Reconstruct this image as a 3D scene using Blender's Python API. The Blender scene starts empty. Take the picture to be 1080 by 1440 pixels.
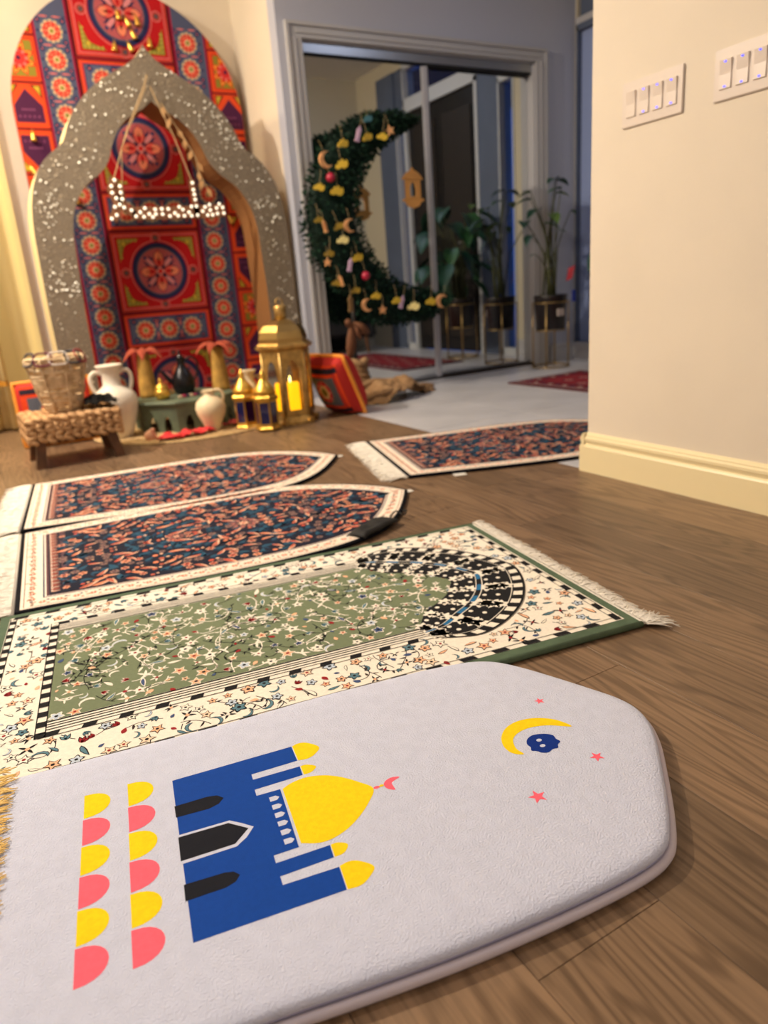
import bpy, bmesh, math, random
from mathutils import Vector, Matrix, noise
random.seed(7)
PI = math.pi
SC = bpy.context.scene
COL = SC.collection

# ------------------------------------------------------------------ camera
cam_d = bpy.data.cameras.new('camera'); cam = bpy.data.objects.new('camera', cam_d); COL.objects.link(cam)
SC.camera = cam
YAW, PITCH, ROLL = 0.49876809, 0.3058591, -0.07780747
cf = Vector((math.sin(YAW)*math.cos(PITCH), math.cos(YAW)*math.cos(PITCH), -math.sin(PITCH)))
cr = Vector((math.cos(YAW), -math.sin(YAW), 0)); cu = cr.cross(cf)
r2 = math.cos(ROLL)*cr + math.sin(ROLL)*cu; u2 = -math.sin(ROLL)*cr + math.cos(ROLL)*cu
M = Matrix((( r2.x, u2.x, -cf.x, 0), (r2.y, u2.y, -cf.y, 0), (r2.z, u2.z, -cf.z, .66), (0, 0, 0, 1)))
cam.matrix_world = M
cam_d.sensor_fit = 'VERTICAL'; cam_d.sensor_height = 36; cam_d.lens = 999/1440*36
cam_d.clip_start = .02
cam_d.dof.use_dof = True; cam_d.dof.focus_distance = 1.05; cam_d.dof.aperture_fstop = 3.5

# ------------------------------------------------------------------ world, lights, exposure
SC.view_settings.view_transform = 'Standard'; SC.view_settings.look = 'None'
SC.view_settings.gamma = 1; SC.view_settings.use_curve_mapping = False
SC.view_settings.exposure = 0.0
w = bpy.data.worlds.new('dusk'); SC.world = w; w.use_nodes = True
bg = w.node_tree.nodes['Background']; bg.inputs[0].default_value = (.03, .20, .80, 1); bg.inputs[1].default_value = .75

def area(name, loc, size, power, col, aim=None, shape='DISK', spread=PI):
    d = bpy.data.lights.new(name, 'AREA'); d.shape = shape; d.size = size; d.energy = power; d.color = col; d.spread = spread
    o = bpy.data.objects.new(name, d); COL.objects.link(o); o.location = loc
    if aim:
        o.rotation_euler = (Vector(aim)-Vector(loc)).to_track_quat('-Z', 'Y').to_euler()
    return o
WARM = (1, .86, .68)
area('downlight_or_fill', (-1.0, 3.5, 2.70), .10, 122, WARM, (.8, 1.8, 0))
area('downlight_or_fill', (.2, 3.3, 2.72), .22, 24, (1, .84, .62), (.7, 4.6, .6))
area('downlight_or_fill', (-1.7, 2.0, 2.72), .3, 34, (1, .94, .90))  # unseen neutral fill, added to brighten the near room from the key side
area('downlight_or_fill', (.1, -1.2, 2.72), .6, 17, (1, .94, .92))  # weak fill added behind the camera, not a known fixture
area('downlight_or_fill', (-.45, 4.45, 2.6), .25, 32, (1, .80, .46), (.1, 4.9, .6))
area('foyer_cool_fill', (3.1, 2.7, 2.72), .7, 8.5, (.74, .83, 1))  # unseen lamp added to stand in for cool daylight in the foyer

# ------------------------------------------------------------------ helpers
def lin(c):
    c = c/255
    return c/12.92 if c <= .04045 else ((c+.055)/1.055)**2.4
def L3(rgb): return (lin(rgb[0]), lin(rgb[1]), lin(rgb[2]), 1)
MATS = {}
def mat(name, rgb, rough=.6, metal=0, var=0, vscale=20, bump=0, bscale=200, emit=0, ecol=None, trans=0, alpha=None, spec=.5, rgb2=None, coat=0):
    if name in MATS: return MATS[name]
    m = bpy.data.materials.new(name); m.use_nodes = True; nt = m.node_tree; N = nt.nodes; b = N['Principled BSDF']
    b.inputs['Base Color'].default_value = L3(rgb); b.inputs['Roughness'].default_value = rough
    b.inputs['Metallic'].default_value = metal; b.inputs['Specular IOR Level'].default_value = spec
    b.inputs['Coat Weight'].default_value = coat
    tc = N.new('ShaderNodeTexCoord')
    if var or rgb2:
        n = N.new('ShaderNodeTexNoise'); n.inputs['Scale'].default_value = vscale; n.inputs['Detail'].default_value = 4
        nt.links.new(tc.outputs['Object'], n.inputs['Vector'])
        r = N.new('ShaderNodeValToRGB'); r.color_ramp.elements[0].position = .35; r.color_ramp.elements[1].position = .65
        if rgb2: a, c = rgb, rgb2
        else: a = [max(0, x*(1-var)) for x in rgb]; c = [min(255, x*(1+var)) for x in rgb]
        r.color_ramp.elements[0].color = L3(a); r.color_ramp.elements[1].color = L3(c)
        nt.links.new(n.outputs['Fac'], r.inputs['Fac']); nt.links.new(r.outputs['Color'], b.inputs['Base Color'])
    if bump:
        n2 = N.new('ShaderNodeTexNoise'); n2.inputs['Scale'].default_value = bscale; n2.inputs['Detail'].default_value = 3
        nt.links.new(tc.outputs['Object'], n2.inputs['Vector'])
        bp = N.new('ShaderNodeBump'); bp.inputs['Strength'].default_value = bump; bp.inputs['Distance'].default_value = .002
        nt.links.new(n2.outputs['Fac'], bp.inputs['Height']); nt.links.new(bp.outputs['Normal'], b.inputs['Normal'])
    if emit:
        b.inputs['Emission Color'].default_value = L3(ecol or rgb); b.inputs['Emission Strength'].default_value = emit
    if trans: b.inputs['Transmission Weight'].default_value = trans; b.inputs['IOR'].default_value = 1.45
    MATS[name] = m
    return m

def tag(o, label=None, cat=None, group=None, kind=None):
    if label: o['label'] = label
    if cat: o['category'] = cat
    if group: o['group'] = group
    if kind: o['kind'] = kind
    return o
def empty(name, loc=(0, 0, 0), rz=0, label=None, cat=None, group=None, kind=None, rot=None):
    o = bpy.data.objects.new(name, None); COL.objects.link(o); o.location = loc
    o.rotation_euler = rot if rot else (0, 0, rz); o.empty_display_size = .05
    return tag(o, label, cat, group, kind)
def link(name, me, mats, parent=None, smooth=False, loc=None, rot=None):
    o = bpy.data.objects.new(name, me); COL.objects.link(o)
    for m in (mats if isinstance(mats, (list, tuple)) else [mats]):
        if me.materials.find(m.name) < 0 or len(me.materials) < len(mats if isinstance(mats, (list, tuple)) else [mats]): me.materials.append(m)
    if smooth:
        me.polygons.foreach_set('use_smooth', [True]*len(me.polygons))
    if parent: o.parent = parent
    if loc: o.location = loc
    if rot: o.rotation_euler = rot
    return o
class MB:
    """collects geometry for one mesh"""
    def __init__(s): s.v = []; s.f = []; s.m = []
    def add(s, vs, fs, mi=0):
        b = len(s.v); s.v += [tuple(v) for v in vs]; s.f += [tuple(b+i for i in f) for f in fs]; s.m += [mi]*len(fs)
        return s
    def box(s, x0, y0, z0, x1, y1, z1, mi=0, bev=0):
        if bev:
            bm = bmesh.new(); bmesh.ops.create_cube(bm, size=1)
            for v in bm.verts: v.co = Vector(((x0+x1)/2+v.co.x*(x1-x0), (y0+y1)/2+v.co.y*(y1-y0), (z0+z1)/2+v.co.z*(z1-z0)))
            bmesh.ops.bevel(bm, geom=list(bm.edges), offset=bev, segments=2, affect='EDGES')
            bm.verts.index_update()
            s.add([v.co for v in bm.verts], [[v.index for v in f.verts] for f in bm.faces], mi); bm.free(); return s
        vs = [(x0, y0, z0), (x1, y0, z0), (x1, y1, z0), (x0, y1, z0), (x0, y0, z1), (x1, y0, z1), (x1, y1, z1), (x0, y1, z1)]
        return s.add(vs, [(0, 3, 2, 1), (4, 5, 6, 7), (0, 1, 5, 4), (1, 2, 6, 5), (2, 3, 7, 6), (3, 0, 4, 7)], mi)
    def prism(s, pts, a, b, axis='z', mi=0):
        n = len(pts)
        if axis == 'z': lo = [(p[0], p[1], a) for p in pts]; hi = [(p[0], p[1], b) for p in pts]
        elif axis == 'y': lo = [(p[0], a, p[1]) for p in pts]; hi = [(p[0], b, p[1]) for p in pts]
        else: lo = [(a, p[0], p[1]) for p in pts]; hi = [(b, p[0], p[1]) for p in pts]
        return s.add(lo+hi, [tuple(range(n))[::-1], tuple(range(n, 2*n))]+[(i, (i+1) % n, n+(i+1) % n, n+i) for i in range(n)], mi)
    def tube(s, path, r, n=8, mi=0, closed=False, cap=True):
        P = [Vector(p) for p in path]; k = len(P); rr = r if isinstance(r, (list, tuple)) else [r]*k
        vs = []; up = Vector((0, 0, 1)); last = None
        for i, p in enumerate(P):
            t = (P[(i+1) % k]-P[i-1]) if closed else (P[min(i+1, k-1)]-P[max(i-1, 0)])
            t.normalize()
            if last is None:
                a = t.cross(up if abs(t.z) < .9 else Vector((1, 0, 0))).normalized()
            else:
                a = (last-t*last.dot(t)).normalized()
            last = a; b = t.cross(a)
            for j in range(n):
                q = 2*PI*j/n; vs.append(p+(a*math.cos(q)+b*math.sin(q))*rr[i])
        fs = []
        for i in range(k if closed else k-1):
            for j in range(n):
                i2 = (i+1) % k; fs.append((i*n+j, i*n+(j+1) % n, i2*n+(j+1) % n, i2*n+j))
        if cap and not closed: fs += [tuple(range(n))[::-1], tuple(range((k-1)*n, k*n))]
        return s.add(vs, fs, mi)
    def lathe(s, prof, n=24, c=(0, 0, 0), mi=0, rot=0, capb=True, capt=True):
        vs = []
        for r, z in prof:
            for j in range(n):
                q = 2*PI*j/n+rot; vs.append((c[0]+r*math.cos(q), c[1]+r*math.sin(q), c[2]+z))
        fs = []
        for i in range(len(prof)-1):
            for j in range(n): fs.append((i*n+j, i*n+(j+1) % n, (i+1)*n+(j+1) % n, (i+1)*n+j))
        if capb: fs.append(tuple(range(n))[::-1])
        if capt: fs.append(tuple(range((len(prof)-1)*n, len(prof)*n)))
        return s.add(vs, fs, mi)
    def ell(s, c, r, n=8, m=5, mi=0, R=None):
        vs = []; fs = []
        for i in range(m+1):
            th = PI*i/m
            for j in range(n):
                v = Vector((r[0]*math.sin(th)*math.cos(2*PI*j/n), r[1]*math.sin(th)*math.sin(2*PI*j/n), r[2]*math.cos(th)))
                if R: v = R @ v
                vs.append(v+Vector(c))
        for i in range(m):
            for j in range(n): fs.append((i*n+j, (i+1)*n+j, (i+1)*n+(j+1) % n, i*n+(j+1) % n))
        return s.add(vs, fs, mi)
    def mesh(s, name):
        me = bpy.data.meshes.new(name); me.from_pydata(s.v, [], s.f)
        if s.m: me.polygons.foreach_set('material_index', s.m)
        me.update(); return me
    def build(s, name, mats, parent=None, smooth=False, loc=None, rot=None):
        return link(name, s.mesh(name), mats, parent, smooth, loc, rot)
def autosmooth(o, deg=35):
    me = o.data
    me.polygons.foreach_set('use_smooth', [True]*len(me.polygons))
    bm = bmesh.new(); bm.from_mesh(me)
    for e in bm.edges:
        if len(e.link_faces) == 2 and e.calc_face_angle(0) > math.radians(deg): e.smooth = False
    bm.to_mesh(me); bm.free(); return o

def catmull(pts, k=6, closed=True):
    n = len(pts); out = []
    rng = range(n) if closed else range(n-1)
    for i in rng:
        if closed: p = [Vector(pts[(i+j) % n]) for j in (-1, 0, 1, 2)]
        else: p = [Vector(pts[max(0, min(n-1, i+j))]) for j in (-1, 0, 1, 2)]
        for q in range(k):
            t = q/k
            out.append(.5*((2*p[1])+(p[2]-p[0])*t+(2*p[0]-5*p[1]+4*p[2]-p[3])*t*t+(3*p[1]-p[0]-3*p[2]+p[3])*t**3))
    if not closed: out.append(Vector(pts[-1]))
    return out
def offset(pts, d):
    """inset a counter-clockwise outline by d"""
    n = len(pts); out = []
    for i in range(n):
        a = Vector(pts[i-1][:2]); b = Vector(pts[i][:2]); c = Vector(pts[(i+1) % n][:2])
        e1 = (b-a).normalized(); e2 = (c-b).normalized()
        n1 = Vector((-e1.y, e1.x)); n2 = Vector((-e2.y, e2.x)); m = n1+n2
        m = m/max(.35, m.dot(n1)) if m.length > 1e-6 else n1
        out.append(b+m*d)
    return out
def inside(p, poly):
    x, y = p; c = False; j = len(poly)-1
    for i in range(len(poly)):
        xi, yi = poly[i][0], poly[i][1]; xj, yj = poly[j][0], poly[j][1]
        if (yi > y) != (yj > y) and x < (xj-xi)*(y-yi)/(yj-yi)+xi: c = not c
        j = i
    return c
def slab(mb, pts, prof, mi=0, topmi=None):
    """solid from an outline; prof = list of (inset, z)"""
    n = len(pts); rings = [[(p[0], p[1], z) for p in offset(pts, d)] for d, z in prof]
    vs = [v for r in rings for v in r]; k = len(rings)
    fs = [tuple(range(n))[::-1]]
    for i in range(k-1):
        for j in range(n): fs.append((i*n+j, i*n+(j+1) % n, (i+1)*n+(j+1) % n, (i+1)*n+j))
    mb.add(vs, fs, mi); b = len(mb.v)-n
    mb.f.append(tuple(range(b, b+n))); mb.m.append(mi if topmi is None else topmi)
    return mb

class Print:
    """flat printed or woven motifs: polygons by colour, each layer a hair higher; to3 maps (u, v, h) to a point"""
    def __init__(s, to3, step=.00022): s.to3 = to3; s.step = step; s.mb = MB(); s.cols = []; s.clip = None
    def ci(s, c):
        if c not in s.cols: s.cols.append(c)
        return s.cols.index(c)
    def poly(s, pts, c, lay=1):
        h = lay*s.step; n = len(pts)
        s.mb.add([s.to3(p[0], p[1], h) for p in pts], [tuple(range(n))], s.ci(c))
    def ring(s, a, b, c, lay=1):
        h = lay*s.step; n = len(a)
        s.mb.add([s.to3(p[0], p[1], h) for p in list(a)+list(b)], [(i, (i+1) % n, n+(i+1) % n, n+i) for i in range(n)], s.ci(c))
    def strip(s, path, wd, c, lay=1, closed=False):
        n = len(path); A = []; B = []
        for i in range(n):
            a = Vector(path[i-1][:2] if (i or closed) else path[i][:2]); b = Vector(path[(i+1) % n][:2] if (i < n-1 or closed) else path[i][:2])
            t = (b-a); t = t.normalized() if t.length > 1e-9 else Vector((1, 0)); nn = Vector((-t.y, t.x))
            ww = (wd[i] if isinstance(wd, (list, tuple)) else wd)/2
            A.append(Vector(path[i][:2])+nn*ww); B.append(Vector(path[i][:2])-nn*ww)
        h = lay*s.step
        fs = [(i, (i+1) % n, n+(i+1) % n, n+i) for i in range(n if closed else n-1)]
        s.mb.add([s.to3(p[0], p[1], h) for p in A+B], fs, s.ci(c))
    def disc(s, u, v, r, c, lay=1, n=10, e=1, rot=0):
        s.poly([(u+r*math.cos(2*PI*i/n)*math.cos(rot)-r*e*math.sin(2*PI*i/n)*math.sin(rot), v+r*math.cos(2*PI*i/n)*math.sin(rot)+r*e*math.sin(2*PI*i/n)*math.cos(rot)) for i in range(n)], c, lay)
    def rect(s, u0, v0, u1, v1, c, lay=1): s.poly([(u0, v0), (u1, v0), (u1, v1), (u0, v1)], c, lay)
    def flower(s, u, v, r, c, lay=1, k=5, rot=0, deep=.45):
        s.poly([(u+(r if i % 2 == 0 else r*deep)*math.cos(rot+PI*i/k), v+(r if i % 2 == 0 else r*deep)*math.sin(rot+PI*i/k)) for i in range(2*k)], c, lay)
    def petals(s, u, v, r, c, lay=1, k=6, rot=0):
        n = k*4
        s.poly([(u+r*(.78+.22*math.cos(k*2*PI*i/n))*math.cos(rot+2*PI*i/n), v+r*(.78+.22*math.cos(k*2*PI*i/n))*math.sin(rot+2*PI*i/n)) for i in range(n)], c, lay)
    def leaf(s, u, v, l, wd, rot, c, lay=1, bend=0):
        P = []
        for t, sgn in [(0, 1), (.2, 1), (.45, 1), (.75, 1), (1, 1), (.75, -1), (.45, -1), (.2, -1)]:
            y = sgn*wd/2*math.sin(PI*min(1, t**.8))
            P.append((t*l, y+bend*t*t*l))
        c0, s0 = math.cos(rot), math.sin(rot)
        s.poly([(u+x*c0-y*s0, v+x*s0+y*c0) for x, y in P], c, lay)
    def build(s, name, parent, rough=.9):
        ms = [mat('yarn_%d_%d_%d' % c, c, rough, var=.02, vscale=160, bump=.5, bscale=900, spec=.2) for c in s.cols]
        return s.mb.build(name, ms, parent)

def heightcloth(name, mt, parent, outline, hfun, n=40, loc=None):
    """crumpled cloth lying on a surface"""
    xs = [p[0] for p in outline]; ys = [p[1] for p in outline]; x0, x1, y0, y1 = min(xs), max(xs), min(ys), max(ys)
    mb = MB(); idx = {}
    for i in range(n+1):
        for j in range(n+1):
            x = x0+(x1-x0)*i/n; y = y0+(y1-y0)*j/n
            if inside((x, y), outline):
                idx[(i, j)] = len(mb.v); mb.v.append((x, y, max(.002, hfun(x, y))))
    for i in range(n):
        for j in range(n):
            k = [(i, j), (i+1, j), (i+1, j+1), (i, j+1)]
            if all(q in idx for q in k): mb.f.append(tuple(idx[q] for q in k)); mb.m.append(0)
    o = mb.build(name, mt, parent, smooth=True, loc=loc)
    md = o.modifiers.new('thick', 'SOLIDIFY'); md.thickness = .004; md.offset = 1
    return o
def nz(x, y, z=0): return noise.noise(Vector((x, y, z)))

# ------------------------------------------------------------------ materials
wall_m = mat('wall_paint', (220, 209, 194), .75, var=.01, vscale=3, bump=.12, bscale=160)
foyer_m = mat('foyer_cool_lit_paint', (176, 180, 198), .8, bump=.08, bscale=160)  # grey-blue: the foyer's cool, dim light is put into this colour
trim_m = mat('trim_paint', (232, 217, 176), .35, bump=.05, bscale=60)
casing_m = mat('casing_paint', (178, 177, 181), .4)
gold_m = mat('brass', (226, 180, 84), .34, .85, var=.08, vscale=30, bump=.1, bscale=90)
oldgold_m = mat('antique_brass', (196, 162, 100), .38, .85, var=.12, vscale=25, bump=.2, bscale=60)
chrome_m = mat('chrome', (205, 205, 212), .3, .6)
black_m = mat('black_felt', (12, 12, 14), .9)
white_cer = mat('white_ceramic', (226, 218, 205), .42, var=.02, vscale=12)
cream_cer = mat('cream_ceramic', (222, 203, 170), .6, var=.04, vscale=12, bump=.1)
jute_m = mat('jute', (176, 144, 100), .9, bump=.6, bscale=220, rgb2=(206, 176, 130), vscale=60)
wood_dark = mat('dark_wood', (92, 58, 34), .5, var=.2, vscale=14)
tan_m = mat('tan_wood', (178, 134, 80), .6, var=.1, vscale=20)

# ------------------------------------------------------------------ floor: wooden planks, each a part
def plank_mat():
    m = bpy.data.materials.new('oak_plank'); m.use_nodes = True; nt = m.node_tree; N = nt.nodes; K = nt.links; b = N['Principled BSDF']
    tc = N.new('ShaderNodeTexCoord'); oi = N.new('ShaderNodeObjectInfo')
    mul = N.new('ShaderNodeMath'); mul.operation = 'MULTIPLY'; mul.inputs[1].default_value = 37
    K.new(oi.outputs['Random'], mul.inputs[0])
    cb = N.new('ShaderNodeCombineXYZ'); K.new(mul.outputs[0], cb.inputs[0]); K.new(mul.outputs[0], cb.inputs[1]); K.new(mul.outputs[0], cb.inputs[2])
    ad = N.new('ShaderNodeVectorMath'); ad.operation = 'ADD'; K.new(tc.outputs['Object'], ad.inputs[0]); K.new(cb.outputs[0], ad.inputs[1])
    def mp(sx, sy):
        q = N.new('ShaderNodeMapping'); q.inputs['Scale'].default_value = (sx, sy, 1); K.new(ad.outputs[0], q.inputs['Vector']); return q
    # cathedral grain: contour lines of a stretched noise field
    q1 = mp(5.2, .5); n1 = N.new('ShaderNodeTexNoise'); n1.inputs['Scale'].default_value = 1.5; n1.inputs['Detail'].default_value = 2.5; n1.inputs['Distortion'].default_value = .25
    K.new(q1.outputs[0], n1.inputs['Vector'])
    m2 = N.new('ShaderNodeMath'); m2.operation = 'MULTIPLY'; m2.inputs[1].default_value = 130; K.new(n1.outputs['Fac'], m2.inputs[0])
    sn = N.new('ShaderNodeMath'); sn.operation = 'SINE'; K.new(m2.outputs[0], sn.inputs[0])
    rg = N.new('ShaderNodeValToRGB'); rg.color_ramp.elements[0].position = .0; rg.color_ramp.elements[1].position = .55
    rg.color_ramp.elements[0].color = (.52, .49, .46, 1); rg.color_ramp.elements[1].color = (1, 1, 1, 1)
    mr = N.new('ShaderNodeMapRange'); mr.inputs[1].default_value = -1; mr.inputs[2].default_value = 1; K.new(sn.outputs[0], mr.inputs[0]); K.new(mr.outputs[0], rg.inputs['Fac'])
    # fine pores
    q2 = mp(110, 4); n2 = N.new('ShaderNodeTexNoise'); n2.inputs['Scale'].default_value = 1.6; n2.inputs['Detail'].default_value = 4; K.new(q2.outputs[0], n2.inputs['Vector'])
    r2_ = N.new('ShaderNodeValToRGB'); r2_.color_ramp.elements[0].position = .3; r2_.color_ramp.elements[1].position = .62
    r2_.color_ramp.elements[0].color = (.62, .6, .58, 1); r2_.color_ramp.elements[1].color = (1, 1, 1, 1); K.new(n2.outputs['Fac'], r2_.inputs['Fac'])
    # base tone by plank and by broad cloud
    q3 = mp(3, 1); n3 = N.new('ShaderNodeTexNoise'); n3.inputs['Scale'].default_value = 1.3; n3.inputs['Detail'].default_value = 3; K.new(q3.outputs[0], n3.inputs['Vector'])
    a1 = N.new('ShaderNodeMath'); a1.operation = 'MULTIPLY_ADD'; a1.inputs[1].default_value = .55; K.new(oi.outputs['Random'], a1.inputs[0])
    m3 = N.new('ShaderNodeMath'); m3.operation = 'MULTIPLY'; m3.inputs[1].default_value = .6; K.new(n3.outputs['Fac'], m3.inputs[0]); K.new(m3.outputs[0], a1.inputs[2])
    rb = N.new('ShaderNodeValToRGB'); rb.color_ramp.elements[0].position = .1; rb.color_ramp.elements[1].position = .85
    rb.color_ramp.elements[0].color = L3((104, 83, 63)); rb.color_ramp.elements[1].color = L3((141, 113, 87)); K.new(a1.outputs[0], rb.inputs['Fac'])
    x1 = N.new('ShaderNodeMixRGB'); x1.blend_type = 'MULTIPLY'; x1.inputs[0].default_value = .75; K.new(rb.outputs[0], x1.inputs[1]); K.new(rg.outputs[0], x1.inputs[2])
    x2 = N.new('ShaderNodeMixRGB'); x2.blend_type = 'MULTIPLY'; x2.inputs[0].default_value = .8; K.new(x1.outputs[0], x2.inputs[1]); K.new(r2_.outputs[0], x2.inputs[2])
    K.new(x2.outputs[0], b.inputs['Base Color'])
    b.inputs['Roughness'].default_value = .42; b.inputs['Specular IOR Level'].default_value = .45
    bp = N.new('ShaderNodeBump'); bp.inputs['Strength'].default_value = .25; bp.inputs['Distance'].default_value = .001
    K.new(n2.outputs['Fac'], bp.inputs['Height']); K.new(bp.outputs[0], b.inputs['Normal'])
    return m
plank_m = plank_mat()
sub_m = mat('plank_gap', (40, 28, 19), .9)
floor = MB().box(-3.2, -2.5, -.06, 1.78, 5.0, -.012).build('floor', sub_m)
tag(floor, kind='structure')
PW = .1725; rr = random.Random(3)
k0 = -14
for k in range(k0, 6):
    x0 = .87+PW*k; x1 = min(x0+PW, 1.778)
    y = -.5-rr.random()*1.2
    if k == -3: y = -1.035  # an end joint shows at y = .405 here
    while y < 5.0:
        ln = 1.44 if (k == -3 and y < .3) else rr.uniform(.8, 1.9)
        y1 = min(5.0, y+ln)
        if y1 > 5.0-.25: y1 = 5.0
        if y1 > -.4:
            g = .0004; cx, cy = (x0+x1)/2, (y+y1)/2; hx, hy = (x1-x0)/2-g, (y1-y)/2-g; c = .0003
            vs = [(-hx, -hy, -.012), (hx, -hy, -.012), (hx, hy, -.012), (-hx, hy, -.012),
                  (-hx, -hy, -c), (hx, -hy, -c), (hx, hy, -c), (-hx, hy, -c),
                  (-hx+c, -hy+c, 0), (hx-c, -hy+c, 0), (hx-c, hy-c, 0), (-hx+c, hy-c, 0)]
            fs = [(0, 1, 5, 4), (1, 2, 6, 5), (2, 3, 7, 6), (3, 0, 4, 7), (4, 5, 9, 8), (5, 6, 10, 9), (6, 7, 11, 10), (7, 4, 8, 11), (8, 9, 10, 11)]
            MB().add(vs, fs).build('plank', plank_m, floor, loc=(cx, cy, 0))
        y = y1
# tiled foyer floor
tile_m = mat('grey_tile', (196, 196, 204), .3, var=.04, vscale=4, bump=.03, bscale=30)
grout_m = mat('grout', (120, 120, 126), .9)
tf = MB().box(1.78, 1.0, -.06, 4.3, 4.42, -.008).build('tile_floor', grout_m); tag(tf, kind='structure')
tile_me = None
TS = .6
for i in range(5):
    for j in range(6):
        x0 = 1.782+TS*i; y0 = 1.0+TS*j; x1 = min(x0+TS-.003, 4.25); y1 = min(y0+TS-.003, 4.42)
        if x1-x0 < .05: continue
        MB().box(0, 0, -.008, x1-x0, y1-y0, .0, bev=.001).build('tile', tile_m, tf, loc=(x0, y0, 0))

# ------------------------------------------------------------------ room shell
H = 2.78
def wall(name, a, b, m=wall_m):
    o = MB().box(*a, *b).build(name, m); return tag(o, kind='structure')
wall('wall_right', (1.775, -2.6, -.06), (1.93, 1.755, H))
wall('wall_alcove', (-3.3, 5.0, -.06), (1.89, 5.12, H))
wall('wall_return', (1.89, 4.40, -.06), (2.02, 5.12, H))
# closet wall with its opening (2.034 to 3.80, head at 2.06)
cw = MB(); cw.box(1.89, 4.30, -.06, 2.034, 4.40, H); cw.box(3.80, 4.30, -.06, 4.30, 4.40, H); cw.box(2.034, 4.30, 2.062, 3.80, 4.40, H)
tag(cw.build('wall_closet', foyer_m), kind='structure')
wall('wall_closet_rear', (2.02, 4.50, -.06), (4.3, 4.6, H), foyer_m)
wall('wall_left', (-3.3, -2.6, -.06), (-3.2, 5.0, H))
wall('wall_rear', (-3.3, -2.6, -.06), (1.93, -2.5, H))
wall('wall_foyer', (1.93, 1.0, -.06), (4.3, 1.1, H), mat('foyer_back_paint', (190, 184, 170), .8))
wall('ceiling', (-3.3, -2.6, H), (4.3, 5.12, H+.1), mat('ceiling_paint', (230, 226, 218), .9))
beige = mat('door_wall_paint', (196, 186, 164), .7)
dw = MB()
for y0, y1, z0, z1 in [(1.1, 1.54, 0, H), (3.76, 4.085, 0, H), (4.285, 4.4, 0, H), (1.54, 3.76, 2.66, H), (4.085, 4.285, 2.66, H)]:
    dw.box(4.18, y0, z0-.06 if z0 == 0 else z0, 4.30, y1, z1)
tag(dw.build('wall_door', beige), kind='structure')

def baseboard(name, p0, p1, nx, ny, mt=trim_m, h=.135):
    """moulded board from p0 to p1 standing proud along (nx, ny)"""
    prof = [(0, 0), (.020, 0), (.020, .088), (.017, .094), (.013, .097), (.0135, .103), (.017, .110), (.0165, .118), (.012, .123), (.0115, .127), (.007, .132), (.004, h), (0, h)]
    mb = MB(); n = len(prof)
    dx, dy = p1[0]-p0[0], p1[1]-p0[1]; ln = math.hypot(dx, dy); tx, ty = dx/ln, dy/ln
    A = [(p0[0]+nx*d, p0[1]+ny*d, z) for d, z in prof]; B = [(p1[0]+nx*d+(0), p1[1]+ny*d, z) for d, z in prof]
    mb.add(A+B, [(i, (i+1) % n, n+(i+1) % n, n+i) for i in range(n)]+[tuple(range(n)), tuple(range(n, 2*n))[::-1]])
    o = mb.build(name, mt); autosmooth(o, 25); return tag(o, kind='structure')
# right wall board wraps the wall's end
bb = baseboard('baseboard_right', (1.775, -2.5), (1.775, 1.755), -1, 0)
me = bb.data
for v in me.vertices:      # mitre at the end of the wall
    if v.co.y > 1.7: v.co.y += 1.775-v.co.x
baseboard('baseboard_end', (1.756, 1.755), (1.93, 1.755), 0, 1)
baseboard('baseboard_alcove', (.42, 5.0), (1.89, 5.0), 0, -1, casing_m)
baseboard('baseboard_return', (1.89, 4.3), (1.89, 5.0), -1, 0, casing_m)
baseboard('baseboard_closet', (3.92, 4.30), (4.18, 4.30), 0, -1, casing_m, .135)
baseboard('baseboard_door', (4.18, 3.76), (4.18, 4.30), -1, 0, casing_m)

# closet casing, tracks, sliding mirror doors
cs = MB()
for x0, x1 in [(1.938, 2.034), (3.80, 3.896)]:
    s = 1 if x0 < 3 else -1
    cs.box(x0, 4.283, 0, x1, 4.30, 2.0619)
    e0 = x0 if s > 0 else x1-.018
    cs.box(e0, 4.272, 0, e0+.018, 4.283, 2.1239)
    cs.box((x0+x1)/2-.012, 4.277, 0, (x0+x1)/2+.012, 4.283, 2.062)
cs.box(1.938, 4.283, 2.062, 3.896, 4.30, 2.142); cs.box(1.938, 4.272, 2.124, 3.896, 4.283, 2.142); cs.box(2.0, 4.277, 2.085, 3.83, 4.283, 2.105)
cs.box(2.034, 4.30, 0, 2.046, 4.44, 2.062); cs.box(3.788, 4.30, 0, 3.80, 4.44, 2.062); cs.box(2.034, 4.30, 2.052, 3.80, 4.44, 2.062)
tag(cs.build('trim_1', casing_m), kind='structure')
tr = empty('trim_2', (0, 0, 0), kind='structure')
alu = mat('aluminium', (160, 163, 172), .3, .9)
MB().box(2.046, 4.315, 2.0, 3.788, 4.325, 2.052).build('valance', alu, tr)
MB().box(2.046, 4.325, 1.99, 3.788, 4.42, 2.052).build('top_track', mat('track_black', (20, 20, 22), .6), tr)  # black track box above the mirror doors
MB().box(2.046, 4.315, 0, 3.788, 4.40, .012).box(2.046, 4.33, .012, 3.788, 4.335, .02).build('bottom_track', mat('bronze_track', (70, 60, 52), .4, .6), tr)
mir_m = mat('mirror', (226, 230, 232), .0, 1, spec=.5)
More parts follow.
